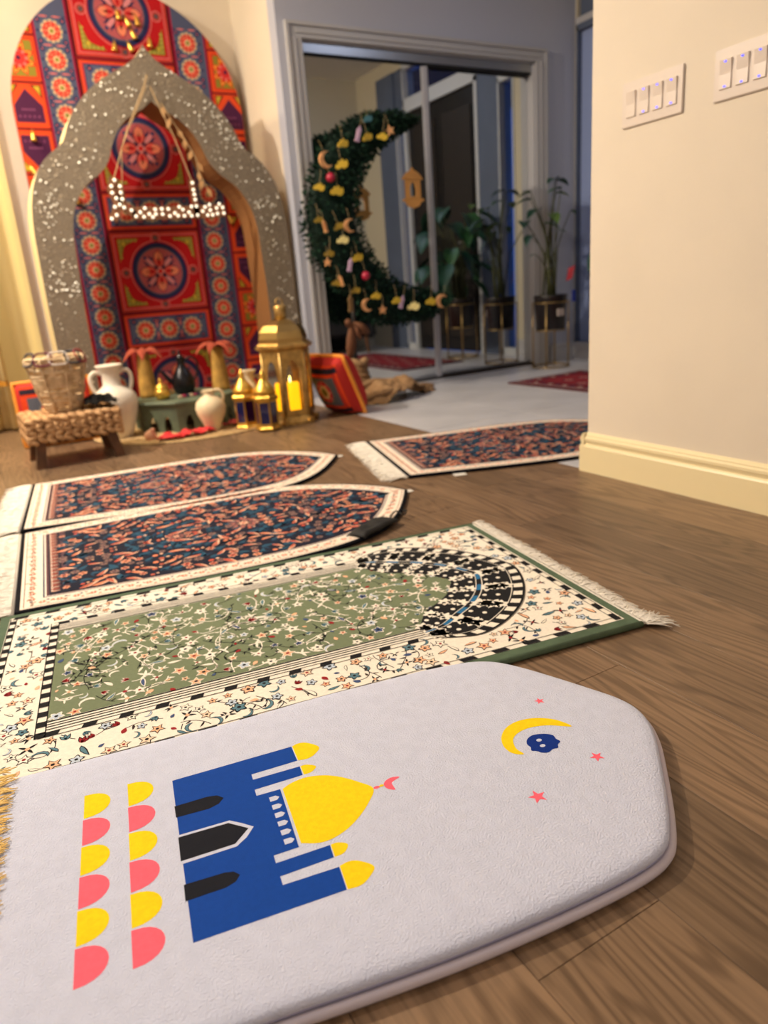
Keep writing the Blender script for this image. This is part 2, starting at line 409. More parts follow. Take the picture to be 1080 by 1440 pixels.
for nm, x0, x1, y, full in (('door_1', 2.05, 2.925, 4.335, 1), ('door_2', 2.88, 3.785, 4.368, 0)):
    r = empty(nm, ((x0+x1)/2, y, 0), kind='structure')
    hw = (x1-x0)/2
    MB().box(-hw, 0, .02, hw, .005, 1.985).build('mirror_pane', mir_m, r)
    MB().box(hw-.045, -.012, .018, hw, .0, 1.985, bev=.003).box(hw-.030, -.018, .018, hw-.012, -.012, 1.985, bev=.002).build('chrome_stile', chrome_m, r) if full else None
    MB().box(-hw, -.008, .018, -hw+.012, 0, 1.985).build('edge_strip', chrome_m, r) if not full else None
    MB().box(-hw, -.008, .012, hw, .0, .03).build('bottom_rail', alu, r)

# front door wall: door, sidelights, transoms
dframe = mat('door_frame_paint', (190, 192, 196), .5)
slate = mat('slate_blue_panel', (84, 94, 116), .7, var=.03, vscale=4)
ddoor = mat('dark_door', (20, 17, 17), .45, var=.15, vscale=8)
glass = mat('window_glass', (200, 215, 235), .02, trans=1)
d3 = empty('door_3', (4.18, 2.665, 0), kind='structure')
MB().box(.02, -.585, .01, .065, .585, 2.26).build('door_leaf', ddoor, d3)
ins = MB()
for y0, y1 in ((-.50, -.06), (.06, .50)):
    ins.box(.008, y0, .15, .02, y1, 1.0, bev=.004); ins.box(.008, y0, 1.1, .02, y1, 2.12, bev=.004)
ins.build('raised_panel', mat('dark_panel', (32, 25, 21), .6), d3)
fr = MB(); fr.box(-.015, -.625, 0, .12, -.585, 2.30); fr.box(-.015, .585, 0, .12, .625, 2.30); fr.box(-.015, -.625, 2.26, .12, .625, 2.32)
fr.build('door_frame', dframe, d3)
MB().tube([(-.03, .47, 1.0), (-.05, .47, 1.0), (-.05, .40, 1.0), (-.05, .34, 1.0)], .009, 8).ell((-.005, .47, 1.0), (.012, .03, .03)).build('door_handle', chrome_m, d3)
for i, (y0, y1, z0, z1) in enumerate([(3.56, 3.76, 0, 2.20), (1.87, 2.04, 0, 2.20), (4.085, 4.285, 0, 2.30), (2.04, 3.29, 2.32, 2.66)]):
    r = empty('window_%d' % (i+1), (4.18, (y0+y1)/2, 0), kind='structure'); h = (y1-y0)/2; f = .018
    fm = MB(); fm.box(-.01, -h, z0, .12, -h+f, z1); fm.box(-.01, h-f, z0, .12, h, z1); fm.box(-.01, -h, z1-.03, .12, h, z1+.02); fm.box(-.01, -h, z0, .12, h, z0+.06)
    fm.build('window_frame', dframe if i != 2 else slate, r)
    if i == 2:
        MB().box(.03, -h, .06, .05, h, z1).build('blind', mat('pale_blue_blind', (140, 156, 200), .8), r)
        MB().box(-.012, -h, 2.31, .03, h, 2.35).build('transom_bar', casing_m, r); MB().box(.03, -h, 2.35, .05, h, 2.66).build('blind', slate, r)
    else:
        MB().box(.05, -h+f, z0+.06, .056, h-f, z1-.03).build('pane', glass, r)
tag(MB().box(4.17, 3.29, 0, 4.28, 3.56, 2.66).box(4.19, 3.56, 2.22, 4.28, 3.76, 2.66).build('trim_3', slate), kind='structure')
tag(MB().box(4.17, 1.54, 0, 4.28, 1.87, 2.66).box(4.19, 1.87, 2.22, 4.28, 2.04, 2.66).build('trim_4', slate), kind='structure')
d4 = empty('door_4', (3.38, 1.1, 0), kind='structure')
MB().box(-.42, .0, 0, .42, .035, 2.14).build('door_leaf', mat('hall_door', (26, 24, 24), .5), d4)
MB().box(-.48, 0, 0, -.42, .05, 2.2).box(.42, 0, 0, .48, .05, 2.2).box(-.48, 0, 2.14, .48, .05, 2.2).build('door_frame', mat('hall_frame', (60, 58, 56), .5), d4)
MB().tube([(-.34, .04, 1.0), (-.34, .08, 1.0), (-.27, .08, 1.0)], .008, 8).build('door_handle', chrome_m, d4)
# outside the front door
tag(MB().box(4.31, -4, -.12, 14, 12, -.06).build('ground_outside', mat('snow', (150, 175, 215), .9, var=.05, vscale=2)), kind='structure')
pf = empty('porch_fence', (7.2, 5.5, -.06), label='dark wooden fence outside the front door sidelight', cat='fence')
for i in range(28):
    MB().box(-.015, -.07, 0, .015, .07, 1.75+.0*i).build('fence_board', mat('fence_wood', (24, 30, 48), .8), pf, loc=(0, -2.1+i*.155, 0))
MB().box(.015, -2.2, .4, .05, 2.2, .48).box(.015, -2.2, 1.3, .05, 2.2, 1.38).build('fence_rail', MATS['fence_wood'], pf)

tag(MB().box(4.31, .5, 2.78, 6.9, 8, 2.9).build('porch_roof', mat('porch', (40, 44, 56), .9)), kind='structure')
# left: bright door casing and gold curtain
t5 = MB(); t5.box(.13, 4.965, 0, .395, 5.0, 2.3); t5.box(.365, 4.950, 0, .395, 4.965, 2.3); t5.box(.13, 4.950, 0, .16, 4.965, 2.3); t5.box(.24, 4.955, 0, .30, 4.965, 2.3); t5.box(-1.2, 4.965, 2.3, .395, 5.0, 2.45)
tag(t5.build('trim_5', mat('bright_trim', (240, 222, 160), .4)), kind='structure')
cur = empty('gold_curtain', (-.2, 4.80, 0), label='pale gold floor length curtain hanging beside the alcove', cat='curtain')
cm_ = mat('gold_fabric', (242, 222, 164), .55, var=.06, vscale=9, bump=.3, bscale=400)
mb = MB(); n = 90
for j in range(n+1):
    x = -.62+1.0*j/n*.98; yy = .035*math.sin(j*.62)+.012*math.sin(j*1.7)
    for z in (.018, .8, 1.6, 2.4): mb.v.append((x, yy*(1 if z < 2 else .6), z))
for j in range(n):
    for i in range(3): mb.f.append((j*4+i, (j+1)*4+i, (j+1)*4+i+1, j*4+i+1)); mb.m.append(0)
o = mb.build('drape', cm_, cur, smooth=True); o.modifiers.new('s', 'SOLIDIFY').thickness = .003
MB().tube([(-.7, 0, 2.42), (.42, 0, 2.42)], .012, 10).build('curtain_rod', gold_m, cur)
for j in range(0, n, 6): MB().tube([(-.62+.98*j/n, .02*math.cos(q*PI/4), 2.415+.02*math.sin(q*PI/4)) for q in range(8)], .003, 5, closed=True).build('curtain_ring', gold_m, cur)
# hem band of the curtain with darker embroidered stripe
mb = MB()
for j in range(n+1):
    x = -.62+1.0*j/n*.98; yy = .035*math.sin(j*.62)+.012*math.sin(j*1.7)-.005
    mb.v += [(x, yy, .27), (x, yy, .30)]
for j in range(n): mb.f.append((2*j, 2*j+2, 2*j+3, 2*j+1)); mb.m.append(0)
mb.build('hem_band', mat('hem_gold', (200, 140, 50), .5), cur, smooth=True)

# ------------------------------------------------------------------ light switches on the right wall
plate_m = mat('switch_plastic', (218, 206, 198), .3); led_m = mat('led_blue', (40, 60, 255), .3, emit=3.5, ecol=(50, 60, 255))
def switch_plate(yc, n, lab, leds):
    r = empty('switch_plate', (1.775, yc, 1.10), label=lab, cat='light switch', group='white multi gang switch plates on the wall')
    wd = .046*n+.022
    MB().box(-.006, -wd/2, -.058, 0, wd/2, .058, bev=.002).build('plate', plate_m, r)
    for i in range(n):
        y = wd/2-.034-.046*i
        k = MB()
        k.add([(-.006, y-.0165, -.033), (-.006, y+.0165, -.033), (-.006, y+.0165, .033), (-.006, y-.0165, .033),
               (-.0095, y-.0155, -.032), (-.0095, y+.0155, -.032), (-.0115, y+.0155, .032), (-.0115, y-.0155, .032), (-.0085, y-.0155, 0), (-.0085, y+.0155, 0)],
              [(0, 1, 5, 4), (4, 5, 9, 8), (8, 9, 6, 7), (2, 3, 7, 6), (1, 2, 6, 9, 5), (3, 0, 4, 8, 7)])
        rk = k.build('rocker', plate_m, r)
        if leds[i]:
            MB().ell((-.0115, y, .0275), (.0015, .0035, .0016)).build('indicator_led', led_m, rk); MB().ell((-.0098, y, -.0275), (.0015, .0035, .0016)).build('indicator_led', led_m, rk)
switch_plate(1.530, 4, 'white four gang switch plate nearer the wall corner, with the unlit left rocker', [0, 1, 1, 1])
switch_plate(1.232, 4, 'white switch plate farther from the wall corner, every rocker lit by blue dots', [1, 1, 1, 1])

# ------------------------------------------------------------------ pale kid's prayer mat
def flat(z): return lambda u, v, h: (u, v, z+h)
LAV = (204, 209, 231)
kr = empty('padded_prayer_mat', (-.2, .55, 0), math.radians(-9), label='thick pale lavender padded prayer mat with a blue and yellow mosque', cat='prayer mat')
ko = [(-.33, -.005), (-.1, -.008), (.1, -.006), (.289, -.004), (.397, -.010), (.499, -.015), (.60, -.015), (.69, -.011), (.75, -.004), (.783, .007), (.806, .026), (.84, .068), (.88, .124), (.915, .176), (.933, .215), (.938, .25),
      (.930, .285), (.91, .325), (.88, .38), (.85, .43), (.82, .467), (.785, .488), (.74, .498), (.68, .504), (.6, .506), (.5, .508), (.33, .503), (.1, .507), (-.1, .508), (-.33, .506)]
ko = [(p.x, p.y) for p in catmull([(a, b, 0) for a, b in ko], 4)]
mb = MB(); slab(mb, ko, [(.010, .0), (.004, .002), (.001, .006), (.003, .0105), (.006, .012), (.005, .0145), (.003, .018), (.004, .0225), (.009, .0258), (.020, .0275), (.05, .0285)])
plush = mat('lavender_plush', LAV, .95, var=.012, vscale=60, bump=.9, bscale=420, spec=.15)
body = mb.build('mat_body', plush, kr, smooth=True)
MB().tube([(p[0], p[1], .0075) for p in offset(ko, .001)], .0062, 8, closed=True).build('piping', mat('piping_cloth', (196, 188, 200), .8, bump=.3), kr, smooth=True)
MB().tube([(p[0], p[1], .0150) for p in offset(ko, .0045)], .0012, 5, closed=True).build('edge_stitching', mat('seam_blue', (160, 158, 190), .9), kr, smooth=True)
PK_ = lambda: Print(flat(.0286), .0001)
P = PK_()
BLU, YEL, PNK, BLK = (14, 68, 158), (250, 214, 20), (250, 104, 124), (24, 26, 36)
C = [(.257, .105), (.424, .102), (.426, .137), (.360, .139), (.360, .1525), (.4245, .1535), (.426, .174), (.360, .174), (.360, .187), (.391, .187), (.394, .300), (.362, .301), (.362, .3145), (.429, .315), (.430, .335), (.364, .336), (.364, .3485), (.430, .349), (.430, .385), (.260, .385)]
P.poly(C, BLU)
P.poly([(.258, .329), (.300, .329), (.313, .326), (.321, .317), (.313, .308), (.300, .304), (.258, .306)], BLK, 2)
P.poly([(.2575, .272), (.321, .270), (.334, .259), (.3475, .2455), (.336, .231), (.322, .221), (.256, .221)], LAV, 2)
P.poly([(.2572, .268), (.319, .266), (.341, .2455), (.321, .226), (.2562, .226)], BLK, 3)
P.poly([(.2558, .188), (.302, .186), (.312, .183), (.318, .175), (.312, .167), (.300, .163), (.2552, .163)], BLK, 2)
for i in range(6):
    v = .2855-i*.0166; u = .3765
    P.poly([(u, v-.0045), (u+.009, v-.0045), (u+.013, v), (u+.009, v+.0045), (u, v+.0045)], LAV, 2)
def domec(pts, c, lay=1): P.poly([(p.x, p.y) for p in catmull([(a, b, 0) for a, b in pts], 4, False)], c, lay)
domec([(.397, .299), (.412, .306), (.433, .308), (.456, .301), (.476, .287), (.495, .266), (.508, .2455), (.494, .224), (.475, .205), (.455, .191), (.434, .183), (.415, .183), (.395, .192)], YEL)
domec([(.4315, .385), (.441, .388), (.453, .384), (.467, .366), (.458, .353), (.445, .347), (.4315, .349)], YEL)
domec([(.431, .335), (.440, .3345), (.451, .325), (.442, .316), (.431, .315)], YEL)
domec([(.427, .174), (.436, .174), (.446, .166), (.438, .155), (.426, .1535)], YEL)
domec([(.427, .138), (.440, .140), (.452, .134), (.463, .120), (.453, .108), (.440, .101), (.425, .102)], YEL)
P.disc(.5125, .2457, .0045, PNK, 1, e=.6); P.disc(.5195, .246, .0035, YEL, 2, e=.6)
P.poly([(p.x, p.y) for p in catmull([(.548, .252, 0), (.535, .2555, 0), (.524, .249, 0), (.524, .238, 0), (.533, .2305, 0), (.5335, .238, 0), (.5345, .246, 0)], 4)], PNK)
P.build('printed_mosque', kr)
for base, n0 in ((.144, .408), (.2, .407)):
    for i in range(6):
        c = n0-.0255-i*.0515; u0 = base-.0008*i+.001
        pts = [(u0, c+.0245)]
        for q in range(1, 12):
            a = PI/2-PI*q/12; pts.append((u0+.0335*math.cos(a)**.8, c+.0245*math.sin(a)))
        pts.append((u0, c-.0245)); P = PK_(); P.poly(pts, YEL if i % 2 == 0 else PNK); P.build('printed_scallop', kr)
P = PK_()
P.poly([(p.x, p.y) for p in catmull([(a, b, 0) for a, b in [(.817, .243), (.808, .265), (.793, .279), (.774, .288), (.751, .290), (.730, .283), (.714, .268), (.706, .250), (.706, .234), (.712, .224), (.722, .2195), (.7185, .235), (.725, .254), (.738, .264), (.755, .268), (.773, .266), (.792, .259)]], 4)], YEL)
P.build('printed_moon', kr); P = PK_()
P.poly([(p.x, p.y) for p in catmull([(a, b, 0) for a, b in [(.737, .236), (.743, .2455), (.754, .2505), (.766, .2485), (.775, .244), (.781, .237), (.780, .229), (.782, .221), (.775, .2165), (.771, .210), (.763, .211), (.754, .2075), (.745, .211), (.741, .217), (.735, .221), (.738, .228)]], 3)], (10, 48, 134), 2)
P.disc(.757, .2365, .0042, LAV, 3, e=.8); P.disc(.7545, .2235, .0042, LAV, 3, e=.8)
P.build('printed_cloud', kr)
for u, v, r, a in ((.812, .321, .0085, .2), (.8065, .1705, .0105, .45), (.692, .138, .0125, .3)):
    P = PK_(); P.flower(u, v, r, PNK, 1, 5, a, .42); P.build('printed_star', kr)

# ------------------------------------------------------------------ fringes
def fringe(mb, p0, p1, ln, n, rng, z=.008, th=.0011, droop=.6, curl=.5, lift=0):
    """strands from the edge p0-p1, pointing to its right-hand side"""
    p0 = Vector(p0); p1 = Vector(p1); e = (p1-p0).normalized(); nn = Vector((e.y, -e.x))
    for i in range(n):
        b = p0+(p1-p0)*((i+rng.random()*.6)/n); l = ln*rng.uniform(.72, 1.12)
        a = rng.uniform(-curl, curl); d = nn+e*a; d.normalize(); k = rng.uniform(-.4, .4)
        pts = []
        for t in (0, .35, .7, 1):
            q = b+d*l*t+e*k*l*t*t*.6
            pts.append((q.x, q.y, max(th*1.1, z*(1-t*droop)+lift*math.sin(t*PI)*rng.random()+rng.random()*.0025)))
        mb.tube(pts, [th, th*1.15, th, th*.55], 4, cap=False)

# ------------------------------------------------------------------ green prayer rug
GRN, CRM, INK = (116, 127, 99), (242, 234, 220), (26, 26, 30)
TEAL, RED, PEACH, SKY, STEEL = (92, 128, 142), (150, 36, 42), (240, 186, 150), (196, 208, 222), (66, 84, 124)
gr = empty('green_prayer_rug', (-.174, 1.033, 0), -math.atan2(.153, .988), label='green and cream floral prayer rug with a checked black mihrab and white fringe', cat='prayer rug')
GL, GW = 1.196, .697
go = [(0, 0), (GL, 0), (GL, GW), (0, GW)]
mb = MB(); slab(mb, go, [(.004, 0), (0, .003), (0, .009), (.003, .0118), (.006, .012)])
grm = mat('rug_green_edge', (84, 102, 82), .9, var=.05, vscale=40, bump=.5, bscale=600, spec=.2)
mb.build('rug_body', grm, gr)
MB().tube([(GL, .0, .0065), (0, .0, .0065)], .0062, 8).tube([(GL, GW, .0065), (0, GW, .0065)], .0062, 8).build('rolled_edge', grm, gr, smooth=True)
P = Print(flat(.0122), .00018)
IN = .022
P.rect(IN, IN+.002, GL-.022, GW-.018, CRM, 1)
rg = random.Random(11)
def outlined(fn, *a, c, lay, grow=1.0, ol=INK): pass
def motif(P, u, v, s, rg, lay, ground):
    """one small garden motif"""
    k = rg.choice(['fl', 'fl', 'lf', 'tul', 'bud', 'hook', 'fl6', 'sprig'])
    ro = rg.uniform(0, 2*PI)
    if k == 'fl':
        c = rg.choice([PEACH, (244, 214, 186), CRM, PEACH] if ground == CRM else [CRM, PEACH, CRM, (225, 170, 130)])
        P.flower(u, v, s*1.12, INK if ground == CRM else CRM, lay, 5, ro, .5); P.flower(u, v, s*.92, c, lay+1, 5, ro, .46); P.disc(u, v, s*.25, rg.choice([RED, INK]), lay+2, 6)
    elif k == 'fl6':
        c = rg.choice([SKY, TEAL, PEACH] if ground == CRM else [SKY, STEEL, CRM])
        P.petals(u, v, s*1.05, INK if ground == CRM else CRM, lay, 5, ro); P.petals(u, v, s*.82, c, lay+1, 5, ro); P.disc(u, v, s*.25, INK, lay+2, 6)
    elif k == 'lf':
        c = rg.choice([TEAL, PEACH, CRM] if ground == CRM else [CRM, SKY, CRM])
        P.leaf(u-s*math.cos(ro), v-s*math.sin(ro), s*2.4, s*.75, ro, INK if ground == CRM else CRM, lay, .25); P.leaf(u-s*.8*math.cos(ro), v-s*.8*math.sin(ro), s*2.0, s*.5, ro, c if ground == CRM else rg.choice([STEEL, CRM, TEAL]), lay+1, .25)
    elif k == 'tul':
        c = rg.choice([RED, TEAL, TEAL])
        for a in (-.5, 0, .5): P.leaf(u, v, s*1.5, s*.6, ro+a, INK if ground == CRM else CRM, lay); P.leaf(u, v, s*1.25, s*.42, ro+a, c, lay+1)
    elif k == 'bud':
        P.leaf(u, v, s*1.2, s*.7, ro, rg.choice([RED, STEEL, PEACH]), lay+1, .1)
    elif k == 'hook':
        pts = [(u+s*1.2*math.cos(ro+t*.5)*(.6+.08*t), v+s*1.2*math.sin(ro+t*.5)*(.6+.08*t)) for t in range(7)]
        P.strip(pts, [s*.1, s*.35, s*.5, s*.5, s*.4, s*.25, s*.08], INK if ground == CRM else CRM, lay); P.strip(pts, [s*.02, s*.2, s*.34, s*.34, s*.25, s*.1, s*.02], rg.choice([TEAL, SKY, TEAL]) if ground == CRM else rg.choice([CRM, SKY]), lay+1)
    else:
        for q in range(4): P.leaf(u, v, s*1.2, s*.36, ro+q*1.5+rg.random(), INK if ground == CRM else CRM, lay)
        P.disc(u, v, s*.3, rg.choice([PEACH, RED, CRM]), lay+1, 6)
def vine(P, u, v, ln, a, rg, c, wd, lay, test):
    pts = [(u, v)]; k = rg.uniform(-30, 30); st = .008
    for i in range(int(ln/st)):
        a += k*st+rg.uniform(-.15, .15); 
        if rg.random() < .12: k = rg.uniform(-55, 55)
        q = (pts[-1][0]+st*math.cos(a), pts[-1][1]+st*math.sin(a))
        if not test(q): break
        pts.append(q)
    if len(pts) > 2:
        P.strip(pts, wd, c, lay)
        for i in range(2, len(pts)-1, 3):
            s = rg.choice([-1, 1]); P.leaf(pts[i][0], pts[i][1], rg.uniform(.008, .016), rg.uniform(.003, .0055), a+s*rg.uniform(.5, 1.2), c, lay, .3*s)
def scatter(P, test, box, ground, sp, s0, s1, rg, lay, nv, vl=.12, vc=INK, vw=.0016):
    u0, v0, u1, v1 = box
    for i in range(nv):
        q = (rg.uniform(u0, u1), rg.uniform(v0, v1))
        if test(q): vine(P, q[0], q[1], rg.uniform(vl*.4, vl), rg.uniform(0, 2*PI), rg, vc, vw, lay, test)
    pts = []
    for i in range(9000):
        q = (rg.uniform(u0, u1), rg.uniform(v0, v1))
        if not test(q): continue
        if all((q[0]-p[0])**2+(q[1]-p[1])**2 > sp*sp for p in pts):
            pts.append(q); motif(P, q[0], q[1], rg.uniform(s0, s1), rg, lay+1, ground)
# field and mihrab
Vc = .3665
def ogee(w0, u0, tip, n=14):
    """half width w0 at u0 closing to a soft point at tip: the lower half, from the bottom edge to the tip"""
    pts = []
    for i in range(n+1):
        t = i/n; pts.append((u0+(tip-u0)*(math.sin(t*PI/2)**1.0), Vc-w0*(math.cos(t*PI/2)**.86)))
    return pts
def both(h): return h+[(u, 2*Vc-v) for u, v in h[-2::-1]]
F0, F1 = .129, .82
outer = [(F1, .132)]+[(.86, .112), (.905, .102), (.955, .118), (1.005, .150), (1.05, .192), (1.09, .25), (1.118, .31)]+[(1.131, Vc)]
outer = both(outer)
oc = [(p.x, p.y) for p in catmull([(a, b, 0) for a, b in outer], 4, False)]
inner = both([(.806, .178), (.85, .245), (.885, .268), (.925, .300), (.950, .335), (.966, Vc)])
ic = [(p.x, p.y) for p in catmull([(a, b, 0) for a, b in inner], 6, False)]
def samp(c, n):
    L = [0]
    for a, b in zip(c, c[1:]): L.append(L[-1]+math.hypot(b[0]-a[0], b[1]-a[1]))
    out = []; j = 0
    for i in range(n):
        d = L[-1]*i/(n-1)
        while j < len(L)-2 and L[j+1] < d: j += 1
        t = (d-L[j])/max(1e-9, L[j+1]-L[j]); out.append((c[j][0]+(c[j+1][0]-c[j][0])*t, c[j][1]+(c[j+1][1]-c[j][1])*t))
    return out
NS = 89
O_ = samp(oc, NS); I_ = samp(ic, NS)
def at(t, r):
    x = max(0, min(NS-1.001, t*(NS-1))); i = int(x); f = x-i
    o = (O_[i][0]*(1-f)+O_[i+1][0]*f, O_[i][1]*(1-f)+O_[i+1][1]*f); q = (I_[i][0]*(1-f)+I_[i+1][0]*f, I_[i][1]*(1-f)+I_[i+1][1]*f)
    return (q[0]*(1-r)+o[0]*r, q[1]*(1-r)+o[1]*r)
field = [(F0, .182), (.806, .182)]+ic[1:-1]+[(.806, .551), (F0, .551)]
P.poly(field, GRN, 2)
def infield(q): return inside(q, field) and F0+.006 < q[0] and .190 < q[1] < .543
scatter(P, infield, (F0, .18, .97, .55), GRN, .0255, .008, .0155, rg, 3, 80, .16, CRM, .0024)
for i in range(60):
    q = (rg.uniform(F0, .96), rg.uniform(.18, .55))
    if infield(q): vine(P, q[0], q[1], .12, rg.uniform(0, 2*PI), rg, INK, .0014, 4, infield)
# band body
for i in range(NS-1): P.poly([at(i/(NS-1), 0), at((i+1)/(NS-1), 0), at((i+1)/(NS-1), 1), at(i/(NS-1), 1)], INK, 7)
cells = 17
for c in range(cells):
    t0, t1 = c/cells, (c+1)/cells; tm = (t0+t1)/2; dt = (t1-t0)
    for lo, hi, nr in ((.03, .33, 3), (.46, .80, 4)):
        if c % 2 == 0:
            for q in range(nr):
                r = lo+(hi-lo)*(q+.5)/nr; p = at(tm, r); P.petals(p[0], p[1], (.0195 if lo > .2 else .0150)*(1 if q % 2 else 1.2), CRM, 8, 6, .3*q)
            for q in range(nr):
                r = lo+(hi-lo)*(q+.5)/nr; p = at(tm+dt*(.18 if q % 2 else -.18), r)
                if q % 2 == 0: P.disc(p[0], p[1], .0042, INK, 9, 8)
        else:
            for q in range(0, nr, 2):
                p = at(tm, lo+(hi-lo)*(q+.5)/nr); P.disc(p[0], p[1], .0052, CRM, 8, 8)
# blue strip with pale borders
for i in range(NS-1):
    t0, t1 = i/(NS-1), (i+1)/(NS-1)
    P.poly([at(t0, .355), at(t1, .355), at(t1, .365), at(t0, .365)], CRM, 9); P.poly([at(t0, .435), at(t1, .435), at(t1, .448), at(t0, .448)], CRM, 9)
    if (i//4) % 2 == 0: P.poly([at(t0, .37), at(t1, .37), at(t1, .43), at(t0, .43)], (40, 110, 160), 9)
    if (i//2) % 2 == 0: P.poly([at(t0, .86), at(t1, .86), at(t1, .975), at(t0, .975)], CRM, 9)
    P.poly([at(t0, .83), at(t1, .83), at(t1, .84), at(t0, .84)], CRM, 9)
# striped side bands and dashed lines
for sgn in (1, -1):
    def V(x): return Vc+sgn*x
    for d, wd in ((.188, .0035), (.1965, .0022), (.204, .0022), (.2125, .0022)):
        P.strip([(F0-.002, V(d)), (.81, V(d))], wd, INK, 5)
    P.strip([(F0, V(.1925)), (.81, V(.1925))], .0045, CRM, 3)
    P.strip([(F0-.012, V(.221)), (.83, V(.221))], .0016, INK, 5); P.strip([(F0-.012, V(.234)), (.83, V(.234))], .0016, INK, 5)
    u = F0+.0
    while u < .80:
        P.poly([(u, V(.2215)), (u+.022, V(.2215)), (u+.018, V(.2335)), (u-.004, V(.2335))], INK, 5); u += .058
    # outermost dashed border
    vo = .3435-.017 if sgn > 0 else .3435-.0
    e = (GW-.018-Vc) if sgn > 0 else (Vc-IN-.002)
    P.strip([(IN, V(e-.0125)), (GL-.022, V(e-.0125))], .0014, INK, 5)
    u = IN+.01
    while u < GL-.06:
        P.poly([(u, V(e)), (u+.030, V(e)), (u+.026, V(e-.0115)), (u-.004, V(e-.0115))], INK, 5); u += .066
def ladder(u0, u1, v0, v1, nn, lay=5):
    P.strip([(u0, v0), (u0, v1)], .0016, INK, lay); P.strip([(u1, v0), (u1, v1)], .0016, INK, lay)
    for i in range(0, nn, 2):
        a = v0+(v1-v0)*i/nn; b = v0+(v1-v0)*(i+1)/nn; P.rect(u0, a, u1, b, INK, lay)
ladder(.112, .128, .133, .60, 28)
ladder(.024, .037, IN+.004, GW-.02, 36)
ladder(GL-.040, GL-.027, IN+.004, GW-.02, 24)
op = both([(F1-.02, .130)]+outer[1:len(outer)//2+1])
def inborder(q):
    u, v = q
    if not (.044 < u < GL-.048 and .043 < v < GW-.037): return False
    if .106 < u < .85 and .128 < v < .605: return False
    return not inside(q, [(F1-.03, .12)]+[(a+.008*(a-.9)*8, Vc+(b-Vc)*1.05) for a, b in oc]+[(F1-.03, .61)])
scatter(P, inborder, (.04, .03, GL-.04, GW-.03), CRM, .0215, .0085, .0150, rg, 2, 230, .13, (52, 40, 40), .0016)
P.strip(oc, .0022, INK, 11)
P.build('woven_pattern', gr)
fr = MB(); rf = random.Random(5)
fringe(fr, (GL+.004, -.004), (GL+.004, GW+.004), .042, 620, rf, z=.0095, th=.0016, curl=.7, lift=.006)
fringe(fr, (GL+.004, -.012), (GL+.004, .02), .058, 50, rf, z=.0085, th=.0013, curl=.8, lift=.008)
o = fr.build('fringe', mat('white_fringe', (232, 226, 216), .95, spec=.1), gr, smooth=True); o['kind'] = 'stuff'
MB().box(GL, -.002, .004, GL+.014, GW+.002, .0105, bev=.002).build('fringe_header', MATS['white_fringe'], gr)

# ------------------------------------------------------------------ navy floral prayer rugs (three alike)
NAVY, ORG, PCH, DTEAL, CRMB, MAROON = (24, 27, 46), (190, 98, 78), (232, 184, 156), (40, 82, 108), (240, 224, 208), (120, 60, 70)
nvo = [(0, 0, 0), (.17, -.018, 0), (.34, -.038, 0), (.51, -.052, 0), (.66, -.054, 0), (.79, -.042, 0), (.90, -.008, 0), (.985, .050, 0), (1.06, .135, 0), (1.125, .235, 0), (1.182, .335, 0),
       (1.155, .40, 0), (1.105, .475, 0), (1.03, .555, 0), (.945, .618, 0), (.85, .663, 0), (.73, .684, 0), (.6, .688, 0), (.4, .684, 0), (.2, .680, 0), (0, .676, 0)]
nc = catmull(nvo[:11], 3, False)+catmull(nvo[10:], 3, False)[1:]
nout = [(p.x, p.y) for p in nc]
bodym = mat('rug_navy_edge', (14, 15, 24), .95, bump=.4, bscale=500, spec=.15)
mb = MB(); slab(mb, nout, [(.003, 0), (0, .003), (0, .009), (.003, .0115)])
me_body = mb.mesh('rug_body'); me_body.materials.append(bodym)
P = Print(flat(.0117), .00018)
b1 = offset(nout, .010); b2 = offset(nout, .062); b3 = offset(nout, .072)
b1 = [(max(.012, p[0]), p[1]) for p in b1]
def infl(poly, u0): return [(max(u0, p[0]), p[1]) for p in poly]
b2 = infl(b2, .062); b3 = infl(b3, .072)
P.poly(b1, CRMB, 1); P.poly(b2, (60, 74, 96), 2); P.poly(infl(offset(nout, .065), .066), CRMB, 3); P.poly(infl(offset(nout, .068), .07), (90, 60, 66), 4); P.poly(infl(offset(nout, .072), .076), NAVY, 5)
P.strip(infl(offset(nout, .017), .02), .0018, (120, 90, 84), 3, closed=True)
rn = random.Random(21)
path = [((max(.036, p[0])), p[1]) for p in offset(nout, .038)]
L = 0; 
for a, b in zip(path, path[1:]+path[:1]):
    d = math.hypot(b[0]-a[0], b[1]-a[1]); m_ = max(1, int(d/.0125))
    for i in range(m_):
        t = i/m_; u, v = a[0]+(b[0]-a[0])*t, a[1]+(b[1]-a[1])*t; L += 1
        if L % 3 == 0: P.petals(u, v, .0098, (216, 132, 104), 4, 6); P.disc(u, v, .003, CRMB, 5, 6)
        elif L % 3 == 1: P.disc(u+rn.uniform(-.003, .003), v+.010, .004, (70, 90, 110), 4, 6); P.disc(u, v-.011, .004, (196, 140, 110), 4, 6)
        else: P.leaf(u-.006, v-.004, .015, .006, rn.uniform(0, 6), (178, 150, 120), 4); P.leaf(u, v+.008, .012, .004, rn.uniform(0, 6), (200, 100, 80), 4)
